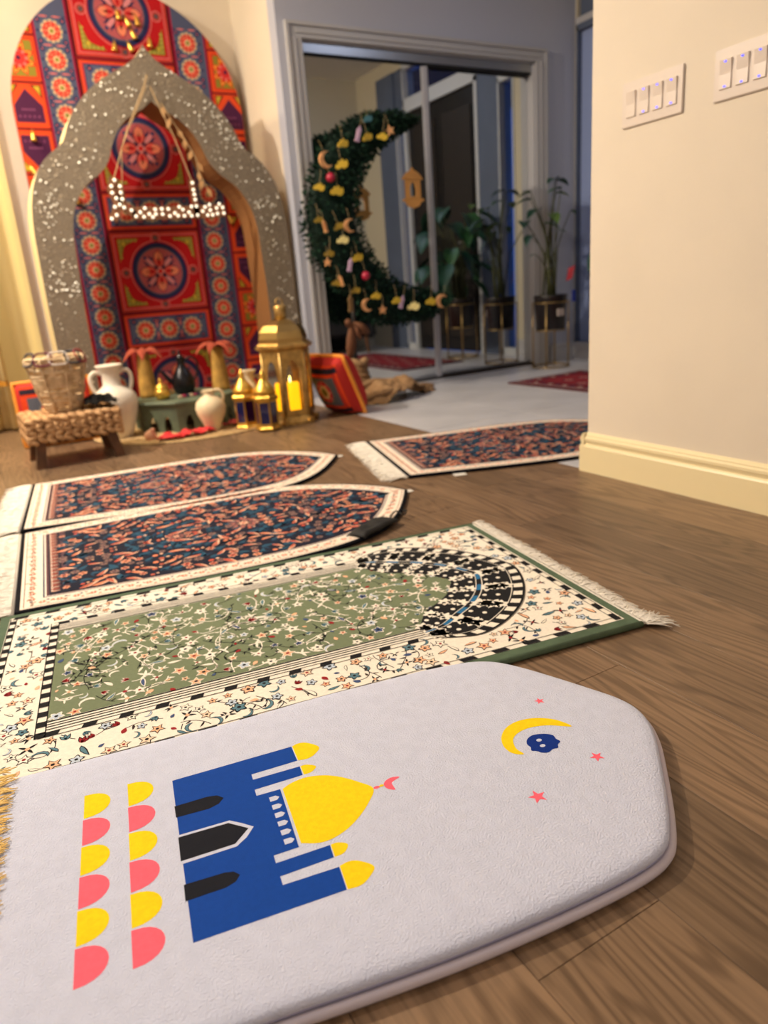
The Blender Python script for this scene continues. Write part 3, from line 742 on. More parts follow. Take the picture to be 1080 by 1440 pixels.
# comb band beside the left border
for i in range(36):
    v = .085+i*.0145
    if v < .60:
        P.leaf(.078, v, .026, .008, 0, ORG if i % 2 else (206, 160, 140), 6); P.leaf(.106, v+.007, .02, .007, 0, (130, 90, 96), 6); P.disc(.083, v+.007, .003, CRMB, 7, 5)
fp = infl(offset(nout, .085), .11)
def fin(q): return inside(q, fp)
def sym(fn, u, v, *a, rot=None, **k):
    fn(u, v, *a, **k)
pts = []
C0 = .322
tries = 0
while tries < 16000 and len(pts) < 330:
    tries += 1
    q = (rn.uniform(.1, 1.1), rn.uniform(-.0, C0))
    if fin(q) and all((q[0]-p[0])**2+(q[1]-p[1])**2 > (.0245)**2 for p in pts): pts.append(q)
for (u, v) in pts:
    k = rn.random(); s = rn.uniform(.011, .0175); ro = rn.uniform(-.7, .7) if rn.random() < .75 else rn.uniform(0, 6.28); c = rn.choice([ORG, ORG, (196, 84, 66), (226, 134, 98)]); bend = rn.choice([-.35, .35])
    for sg in (1, -1):
        vv = v if sg > 0 else 2*C0-v; rr_ = ro*sg; bd = bend*sg
        if k < .27:
            P.leaf(u-s*1.4*math.cos(rr_), vv-s*1.4*math.sin(rr_), s*3.4, s*1.05, rr_, PCH, 7, bd); P.leaf(u-s*1.4*math.cos(rr_), vv-s*1.4*math.sin(rr_), s*2.5, s*.8, rr_, c, 8, bd)
        elif k < .44: P.petals(u, vv, s*.95, PCH, 7, 6, rr_); P.petals(u, vv, s*.74, c, 8, 6, rr_); P.disc(u, vv, s*.25, NAVY, 9, 6)
        elif k < .74: P.leaf(u-s*math.cos(rr_), vv-s*math.sin(rr_), s*2.6, s*1.2, rr_+.5, DTEAL, 6, bd); P.leaf(u-s*math.cos(rr_), vv, s*2, s*.8, rr_-.6, (28, 60, 88), 6, bd)
        elif k < .88: P.disc(u, vv, s*.5, c, 7, 6); P.disc(u+s, vv+s*.3, s*.35, PCH, 7, 5)
        else: P.petals(u, vv, s*.9, (150, 120, 110), 7, 8, rr_); P.petals(u, vv, s*.5, (90, 60, 70), 8, 8, rr_)
for u, r in ((.62, .055), (.42, .03), (.82, .03)):     # central medallions
    P.petals(u, C0, r, (128, 92, 92), 9, 10); P.petals(u, C0, r*.8, (166, 104, 98), 10, 10); P.petals(u, C0, r*.6, NAVY, 11, 8); P.flower(u, C0, r*.42, PCH, 12, 8); P.disc(u, C0, r*.12, ORG, 13)
me_pat = None
rf = random.Random(9)
fr = MB(); fringe(fr, (-.006, .676), (-.006, .0), .088, 420, rf, z=.009, th=.0015, curl=.22, lift=.004)
fr.box(-.016, .0, .002, .0, .676, .0095, bev=.001)
me_fr = fr.mesh('fringe'); me_fr.polygons.foreach_set('use_smooth', [True]*len(me_fr.polygons)); me_fr.materials.append(MATS['white_fringe'])
# the fringe points away from the rug
white_tag = mat('white_tag', (225, 222, 216), .6)
rugs = [((-.04, 1.735), -5.0, 'navy floral prayer rug with curved pointed end, lying next to the green rug'),
        ((.017, 2.447), -7.5, 'navy floral prayer rug lying in front of the woven stool and lanterns'),
        ((1.26, 2.112), -15.6, 'navy floral prayer rug reaching onto the grey foyer tiles beside the wall corner')]
for i, ((x, y), a, lab) in enumerate(rugs):
    r = empty('navy_prayer_rug', (x, y, 0), math.radians(a), label=lab, cat='prayer rug', group='navy floral prayer rugs')
    link('rug_body', me_body, bodym, r)
    if me_pat is None:
        po = P.build('woven_pattern', r); me_pat = po.data
    else:
        po = bpy.data.objects.new('woven_pattern', me_pat); COL.objects.link(po); po.parent = r
    f = bpy.data.objects.new('fringe', me_fr); COL.objects.link(f); f.parent = r; f['kind'] = 'stuff'
    if i < 2: MB().box(1.168, .335, .0005, 1.205, .362, .0015).build('sewn_tag', white_tag, r)
    else: MB().box(.16, -.05, .0005, .205, -.012, .0015).build('sewn_tag', white_tag, r)
# gap line tag between the two rugs nearest the green rug
# black carrying pouch on the first navy rug's edge
pb = empty('black_pouch', (.885, 1.690, .012), math.radians(24), label='small black drawstring pouch lying on the curved edge of a navy rug', cat='pouch')
blk = mat('black_cloth', (17, 16, 18), .75, bump=.5, bscale=300)
mb = MB(); n = 16
for j in range(9):
    for i in range(n+1):
        x = -.085+.17*i/n; y = -.032+.064*j/8
        e = min(1, 4*(1-abs(x)/.09))*min(1, 3.5*(1-abs(y)/.034)); mb.v.append((x, y+.004*nz(x*30, j), .002+max(0, e)*.013*(1+.6*nz(x*22, y*40))))
for j in range(8):
    for i in range(n): a = j*(n+1)+i; mb.f.append((a, a+1, a+n+2, a+n+1)); mb.m.append(0)
o = mb.build('pouch_bag', blk, pb, smooth=True); o.modifiers.new('s', 'SOLIDIFY').thickness = .002
MB().tube([(p.x, p.y, .006+.003*math.sin(k)) for k, p in enumerate(catmull([(.08, 0, 0), (.11, .02, 0), (.14, .012, 0), (.12, -.012, 0), (.15, -.01, 0), (.165, .014, 0)], 5, False))], .0022, 6).build('drawstring', blk, pb)

# ------------------------------------------------------------------ gold rug at the frame's edge
gd = empty('gold_rug', (-.070, 1.058, .0), math.radians(-7), label='golden yellow woven rug corner with fringe, lying on the lavender mat', cat='rug')
gm = mat('gold_weave', (226, 178, 92), .85, rgb2=(240, 200, 124), vscale=70, bump=.9, bscale=300)
MB().box(-.55, -.34, .030, -.028, 0, .037, bev=.002).build('rug_body', gm, gd)
mb = MB()
for x in (-.031, -.038, -.045, -.06): mb.tube([(x+.001*math.sin(k), -.34+.34*k/30, .0375) for k in range(31)], .0016, 5)
mb.build('braid', mat('gold_braid', (214, 150, 70), .7), gd, smooth=True)
mb = MB(); fringe(mb, (-.030, -.34), (-.030, 0), .032, 150, random.Random(2), z=.0, th=.0011, curl=.4)
for i, v in enumerate(mb.v): mb.v[i] = (v[0], v[1], v[2]+.0305)
o = mb.build('fringe', mat('gold_fringe', (240, 206, 130), .8), gd, smooth=True); o['kind'] = 'stuff'

# ------------------------------------------------------------------ applique backdrop board
BY = 4.87
bd = empty('arched_backdrop', (1.165, BY, 0), label='tall arched board covered with red and blue applique tent fabric', cat='backdrop')
bx0, bx1, bzc, br = .497, 1.843, 1.745, .672
out = [(bx0-1.165, .03), (bx1-1.165, .03)]+[(.005+br*math.cos(PI*i/36), bzc+br*math.sin(PI*i/36)) for i in range(37)]
mb = MB(); mb.prism(out, 0, .03, 'y'); mb.build('board', mat('backdrop_red', (150, 26, 30), .85, bump=.2), bd)
P = Print(lambda u, v, h: (u-1.165, -h, v), .0004)
R1, R2, OR, NV, OL, PK, GY, DR, PU, TN = (176, 22, 30), (196, 66, 56), (212, 70, 34), (40, 40, 84), (132, 122, 46), (206, 110, 110), (118, 122, 130), (92, 18, 30), (72, 30, 66), (204, 178, 140)
def inb(u, v): return v > .035 and bx0+.004 < u < bx1-.004 and (v < bzc or math.hypot(u-1.170, v-bzc) < br-.004)
bshape = [(u+1.165, v) for u, v in out]
def clipb(pts):
    """clip a convex polygon to the arch"""
    res = [tuple(p) for p in pts]; n = len(bshape)
    for i in range(n):
        a, b = bshape[i], bshape[(i+1) % n]; ins_ = []
        def side(p): return (b[0]-a[0])*(p[1]-a[1])-(b[1]-a[1])*(p[0]-a[0])
        for j in range(len(res)):
            p, q = res[j-1], res[j]; sp, sq = side(p), side(q)
            if (sp >= 0) != (sq >= 0):
                t = sp/(sp-sq); ins_.append((p[0]+(q[0]-p[0])*t, p[1]+(q[1]-p[1])*t))
            if sq >= 0: ins_.append(q)
        res = ins_
        if len(res) < 3: return []
    return res
_poly = P.poly
def cp(pts, c, lay=1):
    q = clipb(pts) if not all(inb(*p[:2]) for p in pts) else pts
    if len(q) >= 3: _poly(q, c, lay)
P.poly = cp
def crect(u0, v0, u1, v1, c, lay): cp([(u0, v0), (u1, v0), (u1, v1), (u0, v1)], c, lay)
def rosette(u, v, r, lay=4):
    P.disc(u, v, r*1.28, GY, lay, 16); 
    for q in range(12): P.disc(u+r*1.05*math.cos(q*PI/6), v+r*1.05*math.sin(q*PI/6), r*.2, TN, lay+1, 6)
    P.disc(u, v, r, R2, lay+2, 16); P.petals(u, v, r*.82, (226, 60, 50), lay+3, 8)
    for q in range(8): P.disc(u+r*.68*math.cos(q*PI/4), v+r*.68*math.sin(q*PI/4), r*.09, TN, lay+4, 5)
    P.disc(u, v, r*.42, TN, lay+5, 10); P.disc(u, v, r*.24, OL, lay+6, 8)
# rosette columns
for x0, x1, xc in ((.690, .862, .776), (1.465, 1.645, 1.545)):
    crect(x0-.018, .03, x1+.018, 2.5, DR, 1); crect(x0-.010, .03, x1+.010, 2.5, (150, 24, 60), 2); crect(x0, .03, x1, 2.5, (76, 82, 112), 3)
    k = -1
    v = .043
    while v < 2.42:
        if inb(xc, v):
            rosette(xc, v, .047)
            for sx in (-1, 1):
                for sy in (-1, 1):
                    cx, cy = xc+sx*.066, v+sy*.052
                    if inb(cx, cy): P.petals(cx, cy, .017, NV, 4, 4); P.disc(cx, cy, .005, PK, 5, 5)
                if inb(xc+sx*.075, v): P.leaf(xc+sx*.062, v, .02, .014, 0 if sx > 0 else PI, NV, 4)
            if inb(xc, v+.071):
                for sx in (-1, 1): P.leaf(xc+sx*.008, v+.071, .055, .009, 0 if sx > 0 else PI, PK, 5); P.disc(xc+sx*.075, v+.071, .006, NV, 6, 6)
        v += .1412
# centre panels
def border(u0, v0, u1, v1, cols, lay, t):
    for i, c in enumerate(cols): crect(u0+i*t, v0+i*t, u1-i*t, v1-i*t, c, lay+i)
crect(.875, .03, 1.452, 2.5, R1, 1)
for zc in (2.285, 1.572, .862, .152):
    h = .237
    border(.880, zc-h-.006, 1.447, zc+h+.006, [DR, R2, R1], 2, .010)
    border(.905, zc-h+.018, 1.422, zc+h-.018, [PK, R1], 5, .006)
    u = 1.163
    for q in range(4):       # corner sprays
        sx, sy = (1, -1)[q % 2], (1, -1)[q//2]
        cx, cy = u+sx*.235, zc+sy*.200
        cp([(cx, cy), (cx-sx*.135, cy), (cx-sx*.05, cy-sy*.035), (cx-sx*.035, cy-sy*.05), (cx, cy-sy*.14)][::sx*sy], OL, 7) if inb(cx, cy) else None
        if inb(cx, cy):
            for e in range(5): P.disc(cx-sx*(.015+.024*e), cy-sy*.012, .0085, (168, 158, 74), 8, 6); P.disc(cx-sx*.012, cy-sy*(.02+.022*e), .0085, (168, 158, 74), 8, 6)
            P.flower(cx-sx*.035, cy-sy*.03, .018, (196, 168, 60), 9, 6)
    P.disc(u, zc, .186, PK, 7, 40); P.disc(u, zc, .180, R1, 8, 40); P.disc(u, zc, .172, NV, 9, 40); P.disc(u, zc, .146, (74, 80, 104), 10, 40); P.disc(u, zc, .138, (170, 84, 92), 11, 40)
    for q in range(4):
        a = q*PI/2
        P.leaf(u+.012*math.cos(a), zc+.012*math.sin(a), .122, .085, a, (40, 36, 70), 12); P.leaf(u+.02*math.cos(a), zc+.02*math.sin(a), .110, .068, a, (206, 84, 78), 13); P.disc(u+.09*math.cos(a), zc+.09*math.sin(a), .026, (220, 128, 100), 14)
        P.leaf(u+.03*math.cos(a), zc+.03*math.sin(a), .06, .02, a, R1, 14)
        b = a+PI/4
        for dlt in (-.22, .22): P.leaf(u+.02*math.cos(b+dlt), zc+.02*math.sin(b+dlt), .10, .022, b+dlt, (44, 44, 84), 12)
        P.leaf(u+.04*math.cos(b), zc+.04*math.sin(b), .085, .03, b, (204, 130, 140), 13); P.disc(u+.118*math.cos(b), zc+.118*math.sin(b), .012, (70, 60, 100), 14)
    P.petals(u, zc, .03, (206, 130, 130), 15, 4); P.disc(u, zc, .014, (200, 30, 30), 16)
    for sx, sy in ((1, 0), (-1, 0), (0, 1), (0, -1)):
        cx, cy = u+sx*.212, zc+sy*.200
        P.disc(cx, cy, .030, PK, 8, 14); P.disc(cx, cy, .024, R1, 9, 14); P.petals(cx, cy, .021, (112, 84, 76), 10, 8); P.disc(cx, cy, .007, NV, 11, 6)
for zc in (1.93, 1.217, .507):
    border(.880, zc-.108, 1.447, zc+.108, [DR, OR, R2], 2, .009); crect(.912, zc-.082, 1.415, zc+.082, NV, 6); crect(.918, zc-.076, 1.409, zc+.076, (84, 90, 122), 7)
    for q in range(3):
        xx = 1.163+(q-1)*.152; rosette(xx, zc, .050, 8)
        for sx in (-1, 1):
            for sy in (-1, 1): P.petals(xx+sx*.066, zc+sy*.058, .02, NV, 8, 4); P.disc(xx+sx*.066, zc+sy*.058, .006, PK, 9, 5)
        if q < 2:
            for sy in (-1, 1): P.leaf(xx+.076, zc+sy*.01, .05, .014, sy*PI/2, PK, 9)
# side columns
for x0, x1 in ((.478, .674), (1.662, 1.86)):
    crect(x0, .03, x1, 2.4, OR, 2); cx = (x0+x1)/2
    for k in range(11):
        zc = .125+k*.2365; a, b = zc-.118, zc+.118
        crect(x0, b-.005, x1, b+.005, DR, 7); t = k % 3; 
        if zc > 2.3: continue
        if t == 2:
            crect(x0+.02, a+.02, x1-.012, b-.02, (190, 60, 34), 3); crect(x0+.03, a+.03, x1-.02, b-.03, OL, 4)
            if inb(cx, zc) : P.petals(cx, zc, .092, (204, 52, 34), 5, 8, PI/8); P.petals(cx, zc, .080, (224, 160, 60), 6, 8, PI/8); P.petals(cx, zc, .068, (196, 44, 34), 7, 8, PI/8); P.petals(cx, zc, .052, (214, 110, 110), 8, 8); P.disc(cx, zc, .034, (200, 50, 50), 9); P.disc(cx, zc, .012, PU, 10)
        else:
            s = 1 if t == 0 else -1   # half of a large hexagon, pointing towards its twin
            pts = [(x0+.028, zc+s*.085), (x1-.020, zc+s*.085), (x1-.020, zc-s*.0), (cx, zc-s*.085), (x0+.028, zc-s*.0)]
            if s < 0: pts = pts[::-1]
            cp([(x0+.012, a+.012), (x1-.008, a+.012), (x1-.008, b-.012), (x0+.012, b-.012)], (214, 74, 36), 3)
            cp(pts[::-1], PU, 5)
            for e in range(5): P.disc(cx-.05+.025*e, zc+s*.055, .007, (120, 60, 100), 6, 6); P.disc(cx-.03+.015*e, zc+s*.02, .006, (130, 70, 110), 6, 6)
            for sx in (-1, 1):
                tri = [(cx+sx*.085, zc-s*.105), (cx+sx*.085, zc-s*.035), (cx+sx*.03, zc-s*.105)]
                cp(tri if sx*s < 0 else tri[::-1], (96, 34, 30), 5); cp([(cx+sx*.078, zc-s*.1), (cx+sx*.078, zc-s*.05), (cx+sx*.045, zc-s*.1)][::1 if sx*s < 0 else -1], (188, 160, 50), 6)
P.poly = _poly
P.build('applique_pattern', bd)
# gold bells strung on the backdrop
bell_me = None
bells = [(1.151, 2.266), (1.222, 2.173), (1.102, 2.103), (1.194, 2.107), (1.309, 2.137), (1.255, 2.245), (1.20, 2.235), (.57, 1.617), (.535, 1.441), (.74, 1.283), (1.668, 1.154)]
bwords = ['topmost', 'right hand upper', 'lower left', 'lower middle', 'rightmost', 'upper right', 'central upper', 'single left edge', 'lowest left edge', 'left column', 'right column']
for i, (x, z) in enumerate(bells):
    lab = ['small gold bell over the top medallion, highest of its cluster', 'small gold bell on the navy ring of the top medallion', 'small gold bell at the lower left rim of the top medallion', 'small gold bell at the lower right rim of the top medallion',
           'small gold bell on the corner spray right of the top medallion', 'small gold bell inside the top medallion, right side', 'small gold bell beside the centre of the top medallion', 'small gold bell on a purple patch at the left backdrop edge',
           'small gold bell dangling off the left backdrop edge above the arch', 'small gold bell hanging inside the arch by its left leg', 'small gold bell hanging inside the arch by its right leg'][i]
    r = empty('gold_bell', (x, BY-.018, z), label=lab, cat='bell', group='small gold bells on the backdrop', rot=(0, random.uniform(-.5, .5), 0))
    if i in (9, 10): pass
    if bell_me is None:
        bell_me = MB().lathe([(.001, .028), (.006, .026), (.011, .012), (.013, -.008), (.018, -.02), (.016, -.021), (.001, -.02)], 12).mesh('bell_body'); bell_me.materials.append(mat('bell_gold', (236, 190, 90), .3, .8)); bell_me.polygons.foreach_set('use_smooth', [True]*len(bell_me.polygons))
        lp_me = MB().tube([(.006*math.cos(q*PI/4), 0, .033+.006*math.sin(q*PI/4)) for q in range(8)], .0012, 5, closed=True).mesh('loop'); lp_me.materials.append(MATS['bell_gold'])
    link('bell_body', bell_me, MATS['bell_gold'], r); link('loop', lp_me, MATS['bell_gold'], r)

# ------------------------------------------------------------------ glitter arch
AY0, AY1 = 4.35, 4.61
ar = empty('glitter_arch', (1.135, AY0, 0), label='freestanding champagne glitter arch with pointed lobed top', cat='arch')
oh = [(.715, 0), (.717, .35), (.720, .70), (.714, 1.05), (.702, 1.17), (.675, 1.28), (.628, 1.375), (.565, 1.44), (.500, 1.485), (.478, 1.515), (.448, 1.585), (.395, 1.665), (.318, 1.745), (.225, 1.81), (.12, 1.868), (.05, 1.915), (0, 1.975)]
ih = [(.545, 0), (.54, .35), (.535, .72), (.52, 1.06), (.500, 1.15), (.455, 1.24), (.40, 1.30), (.335, 1.345), (.285, 1.395), (.265, 1.43), (.240, 1.495), (.190, 1.575), (.120, 1.635), (.05, 1.672), (0, 1.71)]
def smooth2(h, st):
    a = [Vector((x, z, 0)) for x, z in h[:st]]; 
    return a
def half(h, cuts):
    res = []; 
    segs = []; prev = 0
    for c in cuts+[len(h)-1]:
        segs.append(h[prev:c+1]); prev = c
    for s_ in segs:
        cc = catmull([(x, z, 0) for x, z in s_], 4, False); res += [(p.x, p.y) for p in cc][:-1]
    res.append(h[-1]); return res
oh2 = half(oh, [3, 8]); ih2 = half(ih, [3, 8])
def resamp(c, n): return samp(c, n)
NA = 60
Oa = resamp(oh2, NA); Ia = resamp(ih2, NA)
FO = [(-x, z) for x, z in Oa]+Oa[-2::-1]; FI = [(-x, z) for x, z in Ia]+Ia[-2::-1]
n = len(FO); D = AY1-AY0
face = MB(); face.add([(x, 0, z) for x, z in FO]+[(x, 0, z) for x, z in FI], [(i, n+i, n+i+1, i+1) for i in range(n-1)])
glit_m = mat('glitter_champagne', (112, 99, 84), .5, .2, bump=1, bscale=500, rgb2=(146, 133, 116), vscale=200)
face.build('glitter_face', glit_m, ar)
edge = MB(); edge.add([(x, 0, z) for x, z in FO]+[(x, D, z) for x, z in FO], [(i, i+1, n+i+1, n+i) for i in range(n-1)])
edge.add([(x, D, z) for x, z in FO]+[(x, D, z) for x, z in FI], [(i, i+1, n+i+1, n+i) for i in range(n-1)])
o = edge.build('outer_edge', mat('arch_edge_foam', (226, 206, 160), .7, bump=.3, bscale=80), ar)
ie = MB(); ie.add([(x, 0, z) for x, z in FI]+[(x, D, z) for x, z in FI], [(i, n+i, n+i+1, i+1) for i in range(n-1)])
ie.build('inner_edge', mat('arch_inner_board', (150, 104, 60), .7), ar)
# sequins: small tilted flakes; larger ones are white, sparkle painted into the colour
sq = MB(); rs = random.Random(4); cnt = 0
def on_face(x, z):
    ax = abs(x)
    def wd(c):
        for (x0, z0), (x1, z1) in zip(c, c[1:]):
            if z0 <= z <= z1: return x0+(x1-x0)*(z-z0)/max(1e-6, z1-z0)
        return 0
    return z < 1.97 and ax < wd(Oa)-.008 and ax > (wd(Ia)+.008 if z < 1.71 else -1)
clus = [(rs.uniform(-.7, .7), rs.uniform(.1, 1.9)) for _ in range(26)]
while cnt < 4200:
    x, z = rs.uniform(-.72, .72), rs.uniform(0.02, 1.96)
    near = min(math.hypot(x-a, z-b) for a, b in clus)
    if not on_face(x, z): continue
    s = rs.uniform(.0036, .0068) if rs.random() < (.26 if near < .09 else .06) else rs.uniform(.0014, .0032); R = Matrix.Rotation(rs.uniform(-.5, .5), 3, 'X') @ Matrix.Rotation(rs.uniform(-.5, .5), 3, 'Z')
    vs = [R @ Vector((s*math.cos(q*PI/3), 0, s*math.sin(q*PI/3))) for q in range(6)]
    sq.add([(x+v.x, -.004+v.y, z+v.z) for v in vs], [tuple(range(6))], 0 if s < .0036 else 1); cnt += 1
o = sq.build('glitter_flakes', [mat('flake_dull', (176, 162, 142), .4, .4), mat('flake_painted_glint', (255, 252, 240), .35, .0)], ar); o['kind'] = 'stuff'

# lit bulb sign hanging in the arch
sg = empty('bulb_sign', (1.13, 4.315, 1.15), label='hanging wooden lettering sign studded with small lit bulbs', cat='sign')
dots = [(0.865, 1.312), (0.843, 1.282), (0.888, 1.282), (0.842, 1.249), (0.887, 1.25), (0.859, 1.222), (0.889, 1.217), (0.871, 1.19), (0.844, 1.179), (0.891, 1.175), (0.846, 1.138), (0.817, 1.12), (0.928, 1.161), (0.947, 1.13), (0.973, 1.15), (1.001, 1.17), (0.989, 1.126), (1.02, 1.14), (1.037, 1.124), (1.056, 1.139), (1.056, 1.163), (1.093, 1.165), (1.093, 1.138), (1.129, 1.164), (1.132, 1.127), (1.162, 1.142), (1.178, 1.128), (1.191, 1.174), (1.21, 1.16), (1.214, 1.127), (1.243, 1.145), (1.255, 1.126), (1.29, 1.129), (1.262, 1.175), (1.29, 1.176), (1.289, 1.211), (1.288, 1.238), (1.286, 1.262), (1.286, 1.298), (1.323, 1.149), (1.34, 1.171), (1.367, 1.183), (1.368, 1.154), (1.349, 1.128), (1.378, 1.129), (1.408, 1.135), (1.407, 1.165), (1.425, 1.186), (1.443, 1.167), (1.446, 1.137)]
bulb_m = mat('bulb_lit', (255, 250, 235), .3, emit=1.1, ecol=(255, 246, 220))
lt = MB()
def bar(path, wd):
    P2 = Print(lambda u, v, h: (u-1.13, 0, v-1.15)); P2.strip(path, wd, (0, 0, 0)); lt.add(P2.mb.v, P2.mb.f)
    lt.add([(a, .012, c) for a, b, c in P2.mb.v], [f[::-1] for f in P2.mb.f])
bar([(.865, 1.325), (.845, 1.265), (.865, 1.20), (.848, 1.15), (.82, 1.115)], .05); bar([(.885, 1.29), (.888, 1.21), (.90, 1.17), (.945, 1.14)], .04)
bar([(.93, 1.145), (1.0, 1.145), (1.06, 1.145), (1.13, 1.145), (1.2, 1.145), (1.28, 1.148)], .066); bar([(1.286, 1.315), (1.288, 1.25), (1.29, 1.12)], .034); bar([(1.28, 1.145), (1.34, 1.148), (1.40, 1.15), (1.46, 1.155)], .07)
lt.build('letter_board', mat('letter_wood', (128, 84, 56), .7), sg)
blb = MB().ell((0, 0, 0), (.0085, .006, .0085), 8, 5).mesh('bulb'); blb.materials.append(bulb_m)
for x, z in dots: link('bulb', blb, bulb_m, sg, loc=(x-1.13, -.006, z-1.15))
MB().tube([(-.27, 0, .16), (-.16, -.004, .40), (-.03, -.006, .62)], .003, 6).tube([(.155, 0, .16), (.09, -.004, .38), (.0, -.006, .62)], .003, 6).tube([(-.245, 0, .03), (-.20, -.006, .32), (-.02, -.008, .62)], .002, 6).tube([(-.03, -.006, .62), (0, .02, .68)], .003, 6).build('hanging_rope', mat('rope', (190, 160, 118), .9), sg)
# string of gold leaves and twine along the right inner curve
tg = empty('leaf_garland', (1.18, 4.33, 1.70), label='twine garland with small tan leaves draped inside the arch top', cat='garland')
pth = catmull([(0, 0, 0), (.05, 0, -.09), (.10, 0, -.17), (.15, 0, -.27), (.16, 0, -.35), (.19, 0, -.42)], 5, False)
MB().tube(pth, .003, 5).build('twine', MATS['rope'], tg)
for i, p in enumerate(pth[1::3]):
    q = MB(); q.add([(0, 0, 0), (.014, -.004, -.03), (0, 0, -.062), (-.014, .004, -.03)], [(0, 1, 2, 3)]); q.build('leaf', mat('tan_leaf', (184, 140, 92), .7), tg, loc=p, rot=(0, .5*math.sin(i*2.1), 0))

# ------------------------------------------------------------------ things below the arch
mt = empty('jute_mat', (.995, 4.03, 0), label='round jute mat on the floor under the little green table', cat='mat')
mb = MB()
mb.lathe([(.525, 0), (.53, .004), (.525, .008), (.1, .0085)], 72, capb=True, capt=True); mb.build('mat_disc', jute_m, mt, smooth=True)
mb = MB()
for k in range(14): mb.tube([((.52-.035*k)*math.cos(q*2*PI/64), (.52-.035*k)*math.sin(q*2*PI/64), .0085) for q in range(64)], .0035, 4, closed=True)
mb.build('braided_rings', jute_m, mt, smooth=True)

# green carved low table (octagonal, with arched openings)
GT = mat('sage_green_paint', (88, 100, 82), .6, var=.1, vscale=14, bump=.15)
tb = empty('carved_table', (.975, 4.03, .0085), label='low sage green octagonal table with pointed arch cutouts', cat='table')
R8 = .275
N8 = 8
for k in range(N8):
    a0 = 2*PI*k/N8+PI/8; a1 = a0+2*PI/N8
    p0 = Vector((R8*math.cos(a0), R8*math.sin(a0))); p1 = Vector((R8*math.cos(a1), R8*math.sin(a1))); ln = (p1-p0).length; e = (p1-p0)/ln; nn = Vector((e.y, -e.x))
    def arch(c, w_, h): return [(c-w_, 0), (c-w_, h*.5), (c-w_*.7, h*.78), (c, h), (c+w_*.7, h*.78), (c+w_, h*.5), (c+w_, 0)]
    pr = [(0, 0)]+arch(ln*.30, .022, .09)+arch(ln*.70, .022, .09)+[(ln, 0), (ln, .150), (0, .150)]
    vs = [(p0.x+e.x*x, p0.y+e.y*x, z) for x, z in pr]+[(p0.x+e.x*x-nn.x*.012, p0.y+e.y*x-nn.y*.012, z) for x, z in pr]; m_ = len(pr)
    MB().add(vs, [tuple(range(m_)), tuple(range(m_, 2*m_))[::-1]]+[(i, m_+i, m_+(i+1) % m_, (i+1) % m_) for i in range(m_)]).build('side_panel', GT, tb)
oc8 = [(1.07*R8*math.cos(2*PI*k/8+PI/8), 1.07*R8*math.sin(2*PI*k/8+PI/8)) for k in range(8)]
mb = MB(); slab(mb, oc8, [(.006, .146), (.0, .150), (.0, .158), (.006, .163), (.02, .164)]); mb.build('table_top', GT, tb)
# brass pot, coffee pot, strap, palms on the table
TZ = .173
bp_ = empty('brass_pot', (.845, 3.93, TZ), label='small shiny brass lidded pot on the green table', cat='pot')
MB().lathe([(.02, 0), (.032, .004), (.040, .02), (.042, .036), (.036, .052), (.028, .060)], 20).build('pot_body', gold_m, bp_, smooth=True)
lidp = MB().lathe([(.034, .058), (.036, .062), (.026, .074), (.010, .084), (.006, .09), (.010, .098), (.008, .106), (.001, .112)], 20).build('lid', gold_m, bp_, smooth=True)
MB().tube([(.040, 0, .045), (.058, 0, .048), (.060, 0, .03), (.042, 0, .022)], .003, 6).build('handle', gold_m, bp_, smooth=True)
cp_ = empty('coffee_pot', (1.0, 4.06, TZ), rz=math.radians(-10), label='black beaked coffee pot with curved handle on the green table', cat='pot')
bkm = mat('black_metal', (26, 25, 30), .28, .4)
MB().lathe([(.040, 0), (.052, .01), (.062, .04), (.064, .07), (.054, .10), (.036, .13), (.022, .155), (.018, .175), (.024, .19), (.020, .195)], 24).build('pot_body', bkm, cp_, smooth=True)
MB().lathe([(.024, .190), (.018, .205), (.008, .215), (.006, .222), (.009, .23), (.001, .24)], 16).build('lid', bkm, cp_, smooth=True)
MB().tube([(-.05, 0, .06), (-.075, 0, .085), (-.095, 0, .115), (-.112, 0, .135), (-.13, 0, .13)], [.016, .013, .009, .006, .003], 8).build('spout', bkm, cp_, smooth=True)
MB().tube([(p.x, 0, p.z) for p in catmull([(.020, 0, .18), (.055, 0, .198), (.085, 0, .175), (.088, 0, .13), (.072, 0, .09), (.055, 0, .075)], 4, False)], .0055, 8).build('handle', bkm, cp_, smooth=True)
st_ = empty('patterned_strap', (1.0, 3.90, TZ+.001), rz=.08, label='folded patterned woven strap lying before the black coffee pot', cat='strap')
for i in range(8): MB().box(-.08+.02*i, -.012, 0, -.06+.02*i, .012, .012+.002*(i % 2), bev=.002).build('strap_segment', mat('strap_%d' % (i % 3), [(200, 176, 150), (160, 40, 80), (40, 40, 70)][i % 3], .8), st_)
def palm(x, y, z, rx, lab, col):
    r = empty('toy_palm', (x, y, z), label=lab, cat='palm ornament', group='small decorative palms by the green table')
    MB().lathe([(.052, 0), (.050, .02), (.044, .10), (.036, .19), (.032, .235), (.02, .24)], 14).build('trunk', mat('palm_trunk', (172, 132, 60), .8, bump=.5, bscale=60, var=.12), r, smooth=True)
    for k in range(6):
        a = 2*PI*k/6+rx; c, s = math.cos(a), math.sin(a); v = []
        for t in range(6):
            q = t/5; rad = .01+.105*q; h = .242+.035*math.sin(q*PI*.8)-.05*q*q; wv = .026*math.sin(PI*min(1, q*.85+.15))
            v += [(rad*c-wv*s, rad*s+wv*c, h-.01), (rad*c, rad*s, h+.006), (rad*c+wv*s, rad*s-wv*c, h-.01)]
        m_ = MB().add(v, [(3*t+b, 3*t+3+b, 3*t+4+b, 3*t+1+b) for t in range(5) for b in (0, 1)])
        m_.build('frond', mat('terracotta_felt', col, .9), r, smooth=True)
